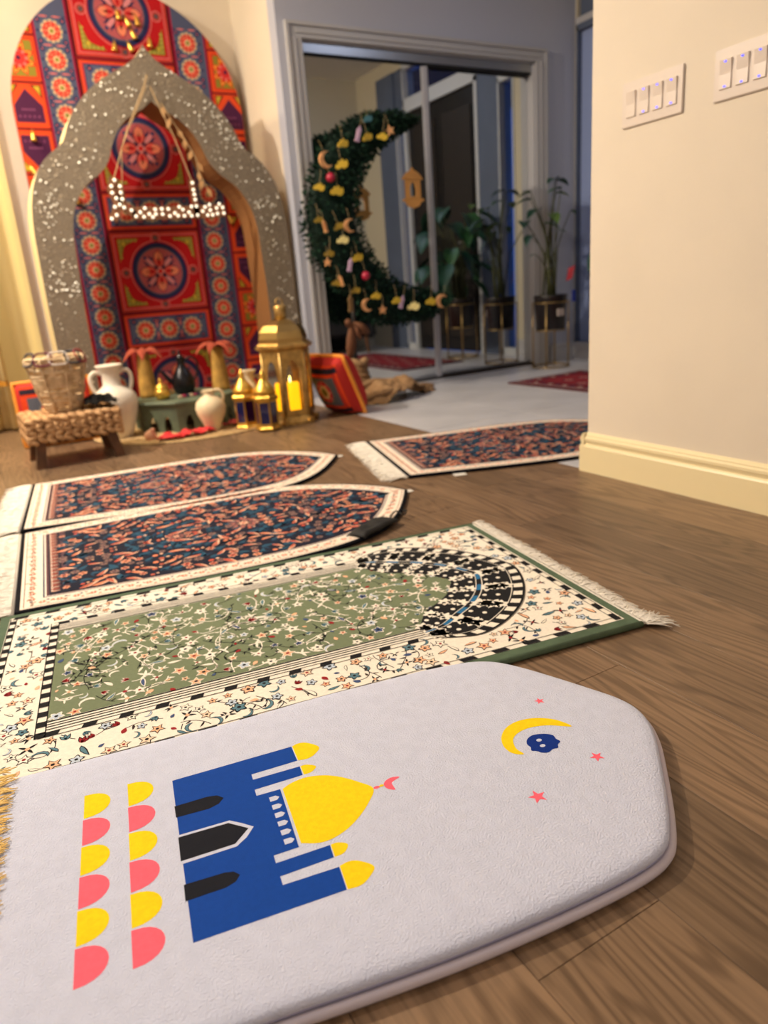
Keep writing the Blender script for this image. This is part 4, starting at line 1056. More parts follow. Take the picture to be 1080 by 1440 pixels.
palm(.815, 4.12, TZ, .3, 'small tan palm ornament with terracotta fronds behind the brass pot', (150, 62, 40))
palm(1.20, 4.02, TZ-.0, .9, 'small tan palm ornament with terracotta fronds right of the coffee pot', (150, 62, 40))
# red cloths
redm = mat('red_bandana', (190, 14, 28), .8, rgb2=(214, 60, 62), vscale=70)
rc = empty('red_cloth', (.86, 3.62, .0085), label='crumpled red and white patterned cloth in front of the green table', cat='cloth')
heightcloth('cloth', redm, rc, [(-.16, -.03), (-.05, -.055), (.08, -.045), (.16, -.02), (.14, .045), (.02, .055), (-.12, .05)], lambda x, y: .018+.022*nz(x*18, y*22, 3)+.012*nz(x*50, y*45))
rc = empty('red_cloth', (1.19, 3.74, .0085), label='dark red crumpled cloth between the cream jug and small lanterns', cat='cloth')
heightcloth('cloth', mat('dark_red_cloth', (130, 20, 40), .8, rgb2=(190, 70, 60), vscale=40), rc, [(-.12, -.03), (0, -.045), (.08, -.03), (.06, .03), (-.05, .04), (-.12, .02)], lambda x, y: .018+.02*nz(x*20, y*20, 5)+.01*nz(x*50, y*45))
sh = empty('seashell', (.70, 3.72, .0085), label='pale pink seashell beside the tall white amphora', cat='shell')
MB().lathe([(.001, 0), (.028, .006), (.034, .022), (.026, .038), (.014, .05), (.004, .066), (.001, .07)], 14).build('shell_body', mat('shell_pink', (224, 168, 140), .4), sh, smooth=True, rot=(.5, .3, 0))
MB().tube([(.018*math.cos(q*.7)*(1-q/22), .018*math.sin(q*.7)*(1-q/22), .02+.003*q) for q in range(18)], .006, 6).build('shell_spiral', MATS['shell_pink'], sh, smooth=True, rot=(.5, .3, 0))
# cream one-handled jug
j = empty('cream_jug', (1.025, 3.68, .0085), label='small cream jug with one handle on the jute mat', cat='jug')
MB().lathe([(.034, 0), (.036, .006), (.052, .045), (.072, .09), (.078, .122), (.070, .152), (.045, .174), (.026, .184), (.024, .198), (.032, .208), (.033, .212), (.026, .211), (.018, .195)], 28, capt=False).build('jug_body', cream_cer, j, smooth=True)
MB().tube([(p.x, p.y, p.z) for p in catmull([(.024, -.004, .203), (.045, -.008, .209), (.064, -.010, .198), (.072, -.010, .178), (.068, -.008, .150)], 4, False)], .008, 8).build('handle', cream_cer, j, smooth=True)
# tall white amphora
v_ = empty('white_amphora', (.60, 3.93, .0085), label='tall matt white two-handled amphora standing behind the woven stool', cat='vase')
MB().lathe([(.055, 0), (.062, .004), (.082, .06), (.104, .13), (.114, .18), (.110, .215), (.092, .242), (.058, .262), (.046, .275), (.044, .32), (.050, .35), (.066, .368), (.068, .376), (.058, .378), (.040, .350)], 32, capt=False).build('vase_body', white_cer, v_, smooth=True)
for s in (-1, 1): MB().tube([(s*p.x, 0, p.z) for p in catmull([(.045, 0, .335), (.075, 0, .345), (.098, 0, .325), (.100, 0, .285), (.088, 0, .245)], 4, False)], .010, 8).build('handle', white_cer, v_, smooth=True)
# third vase hidden behind the lanterns
v_ = empty('cream_vase', (1.292, 3.80, .0085), label='slim cream vase with flared rim behind the small lanterns', cat='vase')
MB().lathe([(.035, 0), (.045, .05), (.058, .12), (.052, .17), (.032, .205), (.026, .225), (.030, .25), (.042, .27), (.044, .275), (.034, .27)], 24, capt=False).build('vase_body', cream_cer, v_, smooth=True)
MB().tube([(.03, 0, .235), (.05, 0, .24), (.06, 0, .215), (.05, 0, .175)], .006, 8).build('handle', cream_cer, v_, smooth=True)

def holed_panel(w_, z0, z1, hole, th=.004):
    """flat panel w_ wide with a hole; local x across, z up"""
    n = len(hole); cx = sum(p[0] for p in hole)/n; cz = sum(p[1] for p in hole)/n; rim = []
    for x, z in hole:
        dx, dz = x-cx, z-cz; t = 1e9
        if abs(dx) > 1e-9: t = min(t, ((w_/2 if dx > 0 else -w_/2)-cx)/dx)
        if abs(dz) > 1e-9: t = min(t, ((z1 if dz > 0 else z0)-cz)/dz)
        rim.append((cx+dx*t, cz+dz*t))
    V_ = [(x, 0, z) for x, z in hole]+[(x, 0, z) for x, z in rim]+[(x, th, z) for x, z in hole]+[(x, th, z) for x, z in rim]
    F_ = []
    for i in range(n):
        k = (i+1) % n; F_ += [(i, k, n+k, n+i), (2*n+i, 3*n+i, 3*n+k, 2*n+k), (i, 2*n+i, 2*n+k, k)]
        a, b = rim[i], rim[k]
        if abs(a[0]-b[0]) > 1e-6 and abs(a[1]-b[1]) > 1e-6:     # a corner lies between these two rays
            c_ = (max(a[0], b[0], key=abs), max(a[1], b[1], key=lambda q: abs(q-(z0+z1)/2))); q = len(V_)
            V_ += [(c_[0], 0, c_[1]), (c_[0], th, c_[1])]; F_ += [(n+i, n+k, q), (3*n+i, q+1, 3*n+k)]
    return V_, F_
def hexplace(V_, ap, k, N, rot):
    a = 2*PI*k/N+rot; nx, ny = math.cos(a), math.sin(a); tx, ty = -ny, nx
    return [(nx*(ap-y)+tx*x, ny*(ap-y)+ty*x, z) for x, y, z in V_]
# large brass lantern
ln_ = empty('brass_lantern', (1.447, 3.62, 0), label='large antique brass hexagonal lantern with domed roof and lit candle', cat='lantern')
N6 = 6; ROT = math.radians(-95)
def hexr(r0, z0): return r0
mb = MB(); mb.lathe([(.150, 0), (.150, .012), (.135, .022), (.130, .04), (.125, .045)], 6, rot=ROT+PI/6, capt=True)
for k in range(6):
    a = ROT+PI/6+k*PI/3; mb.box(.138*math.cos(a)-.014, .138*math.sin(a)-.014, -.0, .138*math.cos(a)+.014, .138*math.sin(a)+.014, .03, bev=.003)
mb.build('base', oldgold_m, ln_)
ap = .113; wd = 2*ap*math.tan(PI/6)
hole = [(-.038, .075), (.038, .075), (.040, .15), (.040, .25), (.034, .285), (.020, .315), (0, .338), (-.020, .315), (-.034, .285), (-.040, .25), (-.040, .15)]
for k in range(6):
    V_, F_ = holed_panel(wd, .045, .39, hole); pm = MB().add(hexplace(V_, ap, k, 6, ROT), F_).build('side_panel', oldgold_m, ln_)
    V2 = [(x, .002, z) for x, z in hole]; MB().add(hexplace(V2, ap, k, 6, ROT), [tuple(range(len(V2)))]).build('pane', mat('lantern_glass', (250, 240, 215), .08, trans=1), pm)
    a = ROT+PI/6+k*PI/3; r_ = ap/math.cos(PI/6); MB().tube([(r_*math.cos(a), r_*math.sin(a), .045), (r_*math.cos(a), r_*math.sin(a), .39)], .006, 6).build('corner_post', oldgold_m, ln_, smooth=True)
mb = MB(); mb.lathe([(.135, .385), (.158, .398), (.160, .408), (.146, .414), (.140, .424)], 6, rot=ROT+PI/6); mb.build('cornice', oldgold_m, ln_)
mb = MB(); mb.lathe([(.132, .424), (.134, .445), (.124, .48), (.100, .512), (.064, .534), (.034, .545)], 6, rot=ROT+PI/6); mb.build('dome', mat('dome_brass', (196, 168, 112), .3, 1, bump=.15, bscale=40), ln_)
mb = MB(); mb.lathe([(.032, .54), (.030, .575), (.034, .60), (.030, .608), (.012, .612)], 14); mb.tube([(.02*math.cos(q*PI/6), 0, .625+.02*math.sin(q*PI/6)) for q in range(12)], .003, 6, closed=True); mb.build('neck', oldgold_m, ln_, smooth=True)
cd = empty('candle', (1.447, 3.62, .045), label='glowing yellow pillar candle inside the large brass lantern', cat='candle')
MB().lathe([(.046, 0), (.047, .16), (.044, .168), (.036, .160), (.012, .156)], 24).build('wax', mat('candle_wax', (255, 196, 30), .5, emit=1.5, ecol=(255, 186, 14)), cd, smooth=True)
MB().tube([(0, 0, .155), (0, 0, .17)], .0015, 5).build('wick', black_m, cd)
MB().lathe([(.001, .168), (.006, .176), (.005, .19), (.001, .205)], 8).build('flame', mat('flame', (255, 230, 140), .5, emit=6), cd, smooth=True)
# two small lanterns
def small_lantern(x, y, c1, c2, lab, rot):
    r = empty('small_lantern', (x, y, .0085), rz=rot, label=lab, cat='lantern', group='small gold lanterns with dark glass')
    mb = MB(); mb.lathe([(.066, 0), (.066, .008), (.060, .014), (.057, .02)], 6); mb.build('base', gold_m, r)
    ap = .050; wd = 2*ap*math.tan(PI/6)
    for k in range(6):
        hl = [(-wd/2+.006, .03), (wd/2-.006, .03), (wd/2-.006, .14), (-wd/2+.006, .14)]
        V_, F_ = holed_panel(wd, .02, .15, hl, .003); pn = MB().add(hexplace(V_, ap, k, 6, PI/6), F_).build('side_frame', gold_m, r)
        MB().add(hexplace([(x_, .002, z_) for x_, z_ in hl], ap, k, 6, PI/6), [(0, 1, 2, 3)]).build('pane', mat('glass_%s' % (c1 if k % 2 else c2), (20, 24, 70) if (c1 if k % 2 else c2) == 'blue' else (52, 18, 56), .12, coat=.5), pn)
    mb = MB(); mb.lathe([(.060, .148), (.070, .156), (.068, .166), (.060, .174), (.058, .182)], 6); mb.build('cornice', gold_m, r)
    mb = MB(); mb.lathe([(.058, .182), (.054, .200), (.036, .226), (.020, .248), (.013, .262), (.015, .272), (.012, .284), (.006, .292), (.003, .304)], 16); mb.build('dome', gold_m, r, smooth=True)
small_lantern(1.192, 3.62, 'blue', 'purple', 'small gold lantern with dark blue glass, set a little further back', .15)
small_lantern(1.251, 3.47, 'blue', 'purple', 'small gold lantern with purple and blue glass, touching the large lantern', .5)

# cushions
def cushion(x, y, z, w_, h, t, rot, lab, seed):
    r = empty('patchwork_cushion', (x, y, z), rot=rot, label=lab, cat='cushion')
    nx = 16
    def P3(u, v, s):   # u,v in -1..1
        e = (1-u**4)*(1-v**4); return (u*w_/2*(1-.05*(1-abs(v))*0), s*t/2*max(0, e)**.5, h/2+v*h/2)
    for s, nm in ((-1, 'front_cover'), (1, 'back_cover')):
        mb = MB()
        for i in range(nx+1):
            for j_ in range(nx+1): mb.v.append(P3(-1+2*i/nx, -1+2*j_/nx, s))
        for i in range(nx):
            for j_ in range(nx):
                a = i*(nx+1)+j_; mb.f.append((a, a+nx+1, a+nx+2, a+1) if s < 0 else (a, a+1, a+nx+2, a+nx+1)); mb.m.append(0)
        mb.build(nm, mat('cushion_red', (186, 34, 24), .8), r, smooth=True)
    Pq = Print(lambda u, v, hh: (lambda q: (q[0], q[1]-hh-.001, q[2]))(P3(u, v, -1)), .0012)
    def grid(u0, v0, u1, v1, c, lay):
        m_ = 8
        for i in range(m_):
            for j_ in range(m_): Pq.poly([(u0+(u1-u0)*(i+a)/m_, v0+(v1-v0)*(j_+b)/m_) for a, b in ((0, 0), (1, 0), (1, 1), (0, 1))], c, lay)
    grid(-.86, -.86, .86, .86, (214, 66, 28), 1); grid(-.7, -.5, .7, .5, (90, 92, 104), 2); grid(-.86, -.78, .86, -.62, (40, 30, 44), 2); grid(-.86, .62, .86, .78, (40, 30, 44), 2)
    def dsc(r_, c, lay):
        for i in range(16):
            a, b = 2*PI*i/16, 2*PI*(i+1)/16; Pq.poly([(0, 0), (r_*math.cos(a), r_*math.sin(a)), (r_*math.cos(b), r_*math.sin(b))], c, lay)
    dsc(.46, (120, 116, 110), 3); dsc(.40, (198, 40, 60), 4); dsc(.26, (222, 196, 150), 5); dsc(.15, (128, 116, 50), 6)
    for q in range(8): Pq.poly([(.33*math.cos(q*PI/4+d)+e*.03*math.cos(q*PI/4), .33*math.sin(q*PI/4+d)+e*.03*math.sin(q*PI/4)) for d, e in ((-.1, -1), (.1, -1), (.1, 1), (-.1, 1))], (232, 180, 160), 6)
    Pq.build('applique_front', r)
    pp = [P3(u, v, 0) for u, v in [(-1+2*i/10, -1) for i in range(10)]+[(1, -1+2*i/10) for i in range(10)]+[(1-2*i/10, 1) for i in range(10)]+[(-1, 1-2*i/10) for i in range(10)]]
    MB().tube(pp, .011, 8, closed=True).build('gold_braid', mat('braid_gold', (232, 150, 50), .6, bump=.6, bscale=120), r, smooth=True)
cushion(1.80, 3.62, 0.012, .30, .34, .19, (math.radians(22), 0, math.radians(-80)), 'red patchwork cushion with gold braid leaning beside the large lantern', 1)
cushion(.325, 4.05, 0.012, .36, .32, .12, (math.radians(-8), 0, math.radians(-6)), 'red striped patchwork cushion tucked behind the woven stool', 2)

# ------------------------------------------------------------------ woven stool, basket and what they hold
stl = empty('woven_stool', (.335, 3.60, 0), rz=math.radians(2), label='low wooden stool with thick braided rope seat', cat='stool')
W2, D2 = .195, .155
rope_m = mat('braided_rope', (172, 130, 88), .85, rgb2=(210, 168, 122), vscale=35, bump=.7, bscale=160)
mb = MB(); mb.box(-W2+.01, -D2+.01, .122, W2-.01, D2-.01, .212, bev=.02)
rk_ = random.Random(8)
def knot(x, y, z, tx, ty, tz, nrm):
    t = Vector((tx, ty, tz)).normalized(); nn = Vector(nrm); b = nn.cross(t)
    R = Matrix((t, b, nn)).transposed(); mb.ell((x, y, z), (.027, .0135, .0125), 7, 4, R=R)
cols = 11
for i in range(cols):
    x = -W2+.014+(2*W2-.028)*i/(cols-1)
    for r in range(5):
        z = .122+.0215*r+.008*(i % 2); s = 1 if r % 2 else -1
        knot(x, -D2, z, 1, 0, .55*s, (0, -1, 0)); knot(x, D2, z, 1, 0, .55*s, (0, 1, 0))
    for r in range(10):
        y = -D2+.012+(2*D2-.024)*r/9; s = 1 if r % 2 else -1; knot(x, y, .216+.004*math.sin(i+r), 1, .55*s, 0, (0, 0, 1))
for i in range(9):
    y = -D2+.012+(2*D2-.024)*i/8
    for r in range(5):
        z = .122+.0215*r+.008*(i % 2); s = 1 if r % 2 else -1; knot(-W2, y, z, 0, 1, .55*s, (-1, 0, 0)); knot(W2, y, z, 0, 1, .55*s, (1, 0, 0))
mb.build('rope_seat', rope_m, stl, smooth=True)
for sx in (-1, 1):
    for sy in (-1, 1):
        mb = MB(); x, y = sx*(W2-.045), sy*(D2-.04); dx, dy = sx*.022, sy*.012; a = .020
        mb.add([(x+dx-a, y+dy-a, 0), (x+dx+a, y+dy-a, 0), (x+dx+a, y+dy+a, 0), (x+dx-a, y+dy+a, 0), (x-a, y-a, .125), (x+a, y-a, .125), (x+a, y+a, .125), (x-a, y+a, .125)],
               [(0, 3, 2, 1), (4, 5, 6, 7), (0, 1, 5, 4), (1, 2, 6, 5), (2, 3, 7, 6), (3, 0, 4, 7)]); mb.build('leg', wood_dark, stl)
MB().box(-W2+.05, -.012, .085, W2-.05, .012, .115).build('stretcher', wood_dark, stl)
bs = empty('rope_basket', (.325, 3.60, .228), label='tall tapered natural rope basket standing on the woven stool', cat='basket')
bkm_ = mat('basket_rope', (186, 158, 122), .9, rgb2=(226, 202, 166), vscale=30, bump=.8, bscale=130)
mb = MB(); rb_ = random.Random(12)
nr = 17
for k in range(nr):
    t = k/(nr-1); r0 = .070+.052*t**.75; z = .012+.225*t; ph = rb_.random()*6
    mb.tube([((r0+.0028*math.sin(3*q+ph)+.002*math.sin(11*q+ph)) * math.cos(q), (r0+.0028*math.sin(3*q+ph)+.002*math.sin(11*q+ph))*math.sin(q), z+.0035*math.sin(2*q+ph)) for q in [2*PI*i/40 for i in range(40)]], [.0085+.0018*math.sin(i*1.9+ph) for i in range(40)], 6, closed=True)
mb.build('coiled_wall', bkm_, bs, smooth=True)
mb = MB()
for k in range(8):
    a = 2*PI*k/8+.2; mb.tube([((.080+.054*t**.75)*math.cos(a+.02*math.sin(9*t)), (.080+.054*t**.75)*math.sin(a+.02*math.sin(9*t)), .01+.23*t) for t in [i/8 for i in range(9)]], .004, 5)
mb.build('binding_cords', bkm_, bs, smooth=True)
mb = MB(); mb.lathe([(.068, 0), (.072, .006), (.070, .014), (.01, .014)], 24); mb.build('basket_base', bkm_, bs, smooth=True)
for i, (a, c, nm) in enumerate([(3.5, (60, 52, 62), 'dark grey'), (4.2, (110, 28, 60), 'plum'), (4.75, (224, 214, 206), 'white'), (5.3, (38, 48, 66), 'navy'), (5.75, (150, 40, 46), 'red')]):
    r = empty('prayer_beads', (.325+.112*math.cos(a), 3.60+.112*math.sin(a), .228+.236), label='string of %s prayer beads looped over the basket rim' % nm, cat='prayer beads', rot=(0, 0, a+PI/2))
    b1_ = MB(); n_ = 26
    for q in range(n_):
        t = 2*PI*q/n_; b1_.ell((.040*math.cos(t), -.006+.016*math.sin(t*1), .004+.030*math.sin(t)+.004*math.sin(3*t)), (.0052, .0052, .0052), 6, 4)
    b1_.build('beads', mat('bead_%d' % i, c, .35), r, smooth=True)
    MB().tube([(.040, 0, .0), (.043, -.004, -.03), (.041, -.005, -.05)], .0016, 5).build('tassel', mat('bead_%d' % i, c, .35), r)
bc = empty('black_scarf', (.47, 3.57, .225), label='bunched black shaggy scarf on the stool beside the basket', cat='scarf')
mb = MB(); rk2 = random.Random(3)
heightcloth('scarf_cloth', blk, bc, [(-.07, -.08), (.05, -.10), (.085, -.04), (.08, .06), (.0, .09), (-.06, .06)], lambda x, y: max(.004, .052*(1-(x-.0)**2/.011-(y)**2/.016)+.022*nz(x*28, y*28, 9)), n=30)
for q in range(240):
    x, y = rk2.gauss(0, .035), rk2.gauss(0, .04); z = max(.006, .048*(1-x*x/.011-y*y/.016)); a = rk2.random()*6.28
    if abs(x) < .08 and abs(y) < .09: mb.tube([(x, y, z), (x+.012*math.cos(a), y+.012*math.sin(a), z+.010), (x+.022*math.cos(a), y+.022*math.sin(a), max(.004, z+.002))], [.0018, .0015, .0006], 4, cap=False)
o = mb.build('shag', blk, bc); o['kind'] = 'stuff'

# ------------------------------------------------------------------ crescent wreath tree
wy = 4.06
tr_ = empty('crescent_wreath', (2.06, wy, 0), label='green crescent moon garland tree on a thin dark pole before the mirror', cat='wreath')
outc = [(2.60, 1.605), (2.50, 1.640), (2.385, 1.645), (2.194, 1.605), (2.034, 1.505), (1.915, 1.335), (1.854, 1.18), (1.826, 1.03), (1.855, .862), (1.945, .72), (2.085, .60), (2.20, .468), (2.385, .425), (2.603, .436), (2.70, .475), (2.79, .545)]
inc = [(2.60, 1.58), (2.51, 1.53), (2.44, 1.490), (2.37, 1.446), (2.301, 1.379), (2.235, 1.29), (2.20, 1.20), (2.192, 1.086), (2.205, 1.0), (2.24, .90), (2.29, .82), (2.36, .745), (2.474, .673), (2.60, .635), (2.71, .60), (2.79, .575)]
NW = 80; Ow = samp([(p.x, p.y) for p in catmull([(a, b, 0) for a, b in outc], 4, False)], NW); Iw = samp([(p.x, p.y) for p in catmull([(a, b, 0) for a, b in inc], 4, False)], NW)
LG = [mat('pine_dark', (12, 34, 27), .75, spec=.2), mat('pine_mid', (18, 48, 36), .75, spec=.2), mat('pine_light', (32, 66, 48), .75, spec=.2)]
rw = random.Random(17); mb = MB()
mid = [((o[0]+i[0])/2, (o[1]+i[1])/2, math.hypot(o[0]-i[0], o[1]-i[1])/2) for o, i in zip(Ow, Iw)]
for q in range(9500):
    k = rw.randrange(NW); cx, cz, hr = mid[k]; ro = math.sqrt(rw.random())*1.0
    t = rw.uniform(-1, 1); o_, i_ = Ow[k], Iw[k]
    t *= .95; x = cx+(o_[0]-i_[0])/2*t; z = cz+(o_[1]-i_[1])/2*t; dep = .10*math.sqrt(max(.05, 1-t*t*.85)); y = rw.uniform(-dep, dep)
    d = Vector((x-cx+rw.gauss(0, .08), y*1.5+rw.gauss(0, .05)-.03, z-cz+rw.gauss(0, .08)))
    if d.length < 1e-4: continue
    d.normalize(); s = Vector((rw.gauss(0, 1), rw.gauss(0, 1), rw.gauss(0, 1))); s = (s-d*s.dot(d)).normalized(); l = rw.uniform(.020, .036); ww = rw.uniform(.005, .010); p = Vector((x, y, z))
    mb.add([p, p+d*l*.5+s*ww, p+d*l, p+d*l*.5-s*ww], [(0, 1, 2, 3)], rw.choice([0, 0, 1, 1, 2]))
mb.v = [(a-2.06, b, c) for a, b, c in mb.v]
o = mb.build('foliage', LG, tr_); o['kind'] = 'stuff'
core = MB(); core.tube([(m_[0]-2.06, 0, m_[1]) for m_ in mid], [max(.012, m_[2]*.82) for m_ in mid], 14)
for i, v in enumerate(core.v): core.v[i] = (v[0], v[1]*.45, v[2])
core.build('garland_core', LG[0], tr_, smooth=True)
MB().tube([(.03, 0, .02), (.03, 0, .25), (.045, 0, .5), (.05, 0, .6)], .016, 10).build('pole', mat('dark_pole', (16, 15, 18), .5), tr_, smooth=True)
MB().lathe([(.12, .0), (.12, .012), (.02, .018)], 24, c=(.03, 0, 0)).build('pole_foot', MATS['dark_pole'], tr_)
mb = MB()
def ribbon(cx, cz, ang, ln, wd, y=-.03):
    c, s = math.cos(ang), math.sin(ang); v = []
    for t in range(6):
        q = t/5; w2_ = wd*math.sin(PI*(.12+.8*q)); yy = y-.015*math.sin(q*PI); v += [(cx+ln*q*c-w2_*s, yy, cz+ln*q*s+w2_*c), (cx+ln*q*c+w2_*s, yy, cz+ln*q*s-w2_*c)]
    mb.add(v, [(2*t, 2*t+1, 2*t+3, 2*t+2) for t in range(5)])
ribbon(-.005, .49, -1.9, .05, .03); ribbon(.02, .46, -.55, .13, .03); ribbon(.01, .45, -1.75, .22, .035); ribbon(.03, .47, -1.3, .12, .02)
o = mb.build('brown_bow', mat('brown_ribbon', (120, 76, 50), .7), tr_, smooth=True); o.modifiers.new('s', 'SOLIDIFY').thickness = .002
# burlap wrapped round the foot and trailing over the tiles
bu = empty('burlap_cloth', (2.06, 3.93, 0), label='crumpled brown burlap cloth bundled around the foot of the wreath tree', cat='cloth')
bum = mat('burlap', (132, 100, 68), .95, rgb2=(162, 128, 92), vscale=14, bump=.9, bscale=330)
def bh(x, y):
    e = max(0, 1-((x-.12)/.25)**2-((y+.10)/.20)**2); f = max(0, 1-((x-.38)/.12)**2-((y+.02)/.06)**2)
    return .004+.105*e**.5*(1+.55*nz(x*11, y*14, 2))+.045*f**.5+.018*nz(x*34, y*30)+ .012*math.sin(x*60+y*35)*min(1, e*2)
heightcloth('cloth', bum, bu, [(-.14, -.20), (-.02, -.29), (.16, -.27), (.33, -.17), (.50, -.07), (.50, .04), (.36, .03), (.2, .06), (-.02, .06), (-.12, -.05)], bh, n=54)
mb = MB()
for k, (r0, z0) in enumerate(((.062, .10), (.056, .14), (.050, .18), (.054, .22))):
    mb.tube([((r0+.008*math.sin(5*q+k))*math.cos(q)+.02, (r0+.008*math.sin(4*q+k))*math.sin(q)+.10, z0+.012*math.sin(3*q+k)) for q in [2*PI*i/24 for i in range(24)]], .024, 7, closed=True)
mb.tube([(p.x, p.y, p.z) for p in catmull([(-.10, -.19, .03), (-.02, -.24, .06), (.08, -.24, .075), (.15, -.20, .07), (.16, -.13, .10), (.05, -.10, .12), (-.06, -.10, .10)], 5, False)], [.018+.004*math.sin(i) for i in range(31)], 8)
mb.tube([(p.x, p.y, p.z) for p in catmull([(.28, -.10, .05), (.36, -.09, .03), (.43, -.03, .035), (.50, -.02, .02)], 5, False)], .02, 8)
mb.build('rolled_folds', bum, bu, smooth=True)

# ornaments on the crescent wreath
OY = wy-.145
def cres_pts(r, n=10, op=.9):
    a = [(r*math.cos(t), r*math.sin(t)) for t in [op+(2*PI-2*op)*i/n for i in range(n+1)]]
    b = [(r*.38+r*.78*math.cos(t), r*.78*math.sin(t)) for t in [2*PI-1.25-(2*PI-2.5)*i/n for i in range(n+1)]]
    return a+b[1:-1]
def orn_plaque(s):
    pts = [(p.x, p.y) for p in catmull([(a*s, b*s, 0) for a, b in [(-1, -.45), (-.55, -.62), (-.1, -.5), (.3, -.66), (.8, -.5), (1, 0), (.8, .45), (.5, .25), (.25, .7), (-.05, .35), (-.35, .5), (-.5, 0), (-.8, .1)]], 3)]
    return MB().prism(pts, -.004, .004, 'y')
def orn_star(s): return MB().prism([((s if i % 2 == 0 else s*.45)*math.sin(PI*i/5), (s if i % 2 == 0 else s*.45)*math.cos(PI*i/5)) for i in range(10)], -.005, .005, 'y')
def orn_crescent(s): return MB().prism(cres_pts(s), -.007, .007, 'y')
def orn_lantern(s): 
    m_ = MB(); m_.prism([(-s*.28, -s), (s*.28, -s), (s*.32, -s*.8), (s*.24, -s*.7), (s*.24, s*.3), (s*.32, s*.4), (0, s), (-s*.32, s*.4), (-s*.24, s*.3), (-s*.24, -s*.7), (-s*.32, -s*.8)], -.008, .008, 'y'); return m_
YG, YP, YD, WD, LI, CR = mat('yellow_glitter', (222, 188, 60), .45, .2, bump=.8, bscale=500), mat('pale_yellow', (236, 222, 150), .5), mat('dull_gold', (150, 124, 40), .5, .2), mat('light_wood', (222, 164, 110), .6, var=.08, vscale=40), mat('lilac_paint', (190, 160, 190), .5), mat('crimson_ball', (170, 30, 62), .35)
strm = mat('twine', (150, 130, 96), .9)
ornl = [  # x, z, kind, material, size, label
 (2.371, 1.518, 'star', WD, .030, 'light wooden star ornament near the upper tip of the crescent wreath'),
 (2.305, 1.484, 'plaque', YG, .032, 'yellow glitter word ornament nearest the upper tip of the wreath'),
 (2.217, 1.481, 'plaque', YG, .032, 'yellow glitter word ornament beside the upper lilac lantern ornament'),
 (2.151, 1.491, 'lantern', LI, .042, 'lilac lantern ornament on the upper arm of the wreath'),
 (2.057, 1.445, 'plaque', YG, .034, 'yellow glitter word ornament above the upper wooden crescent'),
 (1.944, 1.359, 'crescent', WD, .044, 'light wooden crescent ornament highest on the wreath, by its outer edge'),
 (2.031, 1.336, 'plaque', YG, .038, 'bright yellow word ornament just right of the highest wooden crescent'),
 (1.959, 1.267, 'ball', CR, .026, 'crimson ball ornament between yellow ornaments high on the wreath'),
 (1.880, 1.219, 'plaque', YG, .032, 'yellow word ornament at the outer edge below the upper crimson ball'),
 (1.986, 1.198, 'plaque', YG, .040, 'largest yellow word ornament, right below the upper crimson ball'),
 (2.059, 1.013, 'crescent', WD, .038, 'light wooden crescent ornament at the inner edge, mid height'),
 (1.977, 1.011, 'plaque', YD, .030, 'dull gold word ornament left of the mid height wooden crescent'),
 (1.897, 1.013, 'lantern', WD, .034, 'thin wooden lantern ornament at mid height of the wreath'),
 (1.852, 1.048, 'plaque', YD, .026, 'dull gold word ornament on the outermost bulge of the wreath'),
 (1.995, .938, 'plaque', YP, .036, 'pale yellow word ornament at the middle of the wreath'),
 (2.094, .839, 'plaque', YG, .036, 'yellow word ornament at the inner edge below mid height'),
 (1.911, .869, 'plaque', YD, .030, 'dull gold word ornament above the small wooden star low on the wreath'),
 (1.892, .819, 'star', WD, .026, 'small wooden star ornament at the lower outer edge of the wreath'),
 (2.032, .798, 'lantern', LI, .038, 'lilac lantern ornament below mid height of the wreath'),
 (2.131, .731, 'ball', CR, .026, 'crimson ball ornament on the lower half of the wreath'),
 (1.966, .714, 'lantern', WD, .032, 'small wooden lantern ornament on the lower left curve'),
 (1.94, .704, 'plaque', YD, .028, 'dull gold word ornament at the lower outer edge of the wreath'),
 (2.060, .655, 'plaque', YD, .030, 'dull gold word ornament left below the lower crimson ball'),
 (2.191, .614, 'plaque', YG, .032, 'yellow word ornament right below the lower crimson ball'),
 (2.011, .582, 'lantern', mat('brown_wood', (112, 84, 48), .7), .05, 'brown wooden drop ornament at the bottom left of the wreath'),
 (2.127, .564, 'crescent', WD, .038, 'light wooden crescent ornament on the bottom curve of the wreath'),
 (2.239, .528, 'star', WD, .030, 'light wooden star ornament lowest on the wreath'),
 (2.327, .577, 'plaque', YG, .032, 'yellow word ornament left of the bottom lilac lantern ornament'),
 (2.377, .564, 'lantern', LI, .040, 'lilac lantern ornament on the lower arm of the wreath'),
 (2.450, .535, 'plaque', YP, .040, 'pale yellow word ornament on the lower arm of the wreath'),
 (2.587, .553, 'plaque', YG, .036, 'yellow word ornament next to the lower tip of the wreath'),
 (2.671, .548, 'crescent', WD, .042, 'light wooden crescent ornament at the lower tip of the wreath'),
 (2.230, 1.575, 'plaque', mat('teal_bow', (60, 110, 124), .5), .028, 'teal bow ornament on top of the upper wreath arm')]
ocache = {}
for x, z, k, m_, s, lab in ornl:
    r = empty('wreath_ornament', (x, OY+.012*math.sin(x*40), z), label=lab, cat='ornament', group='ornaments hung on the crescent wreath', rot=(0, random.uniform(-.35, .35), random.uniform(-.3, .1)))
    if k == 'plaque': b_ = orn_plaque(s)
    elif k == 'star': b_ = orn_star(s)
    elif k == 'crescent': b_ = orn_crescent(s)
    elif k == 'lantern': b_ = orn_lantern(s)
    else: b_ = MB().ell((0, 0, 0), (s, s, s), 14, 9)
    b_.build('ornament_body', m_, r, smooth=(k == 'ball'))
    MB().tube([(0, 0, s*.5), (.003, .004, s+.03), (0, .012, s+.06)], .0014, 4).build('twine_loop', strm, r)
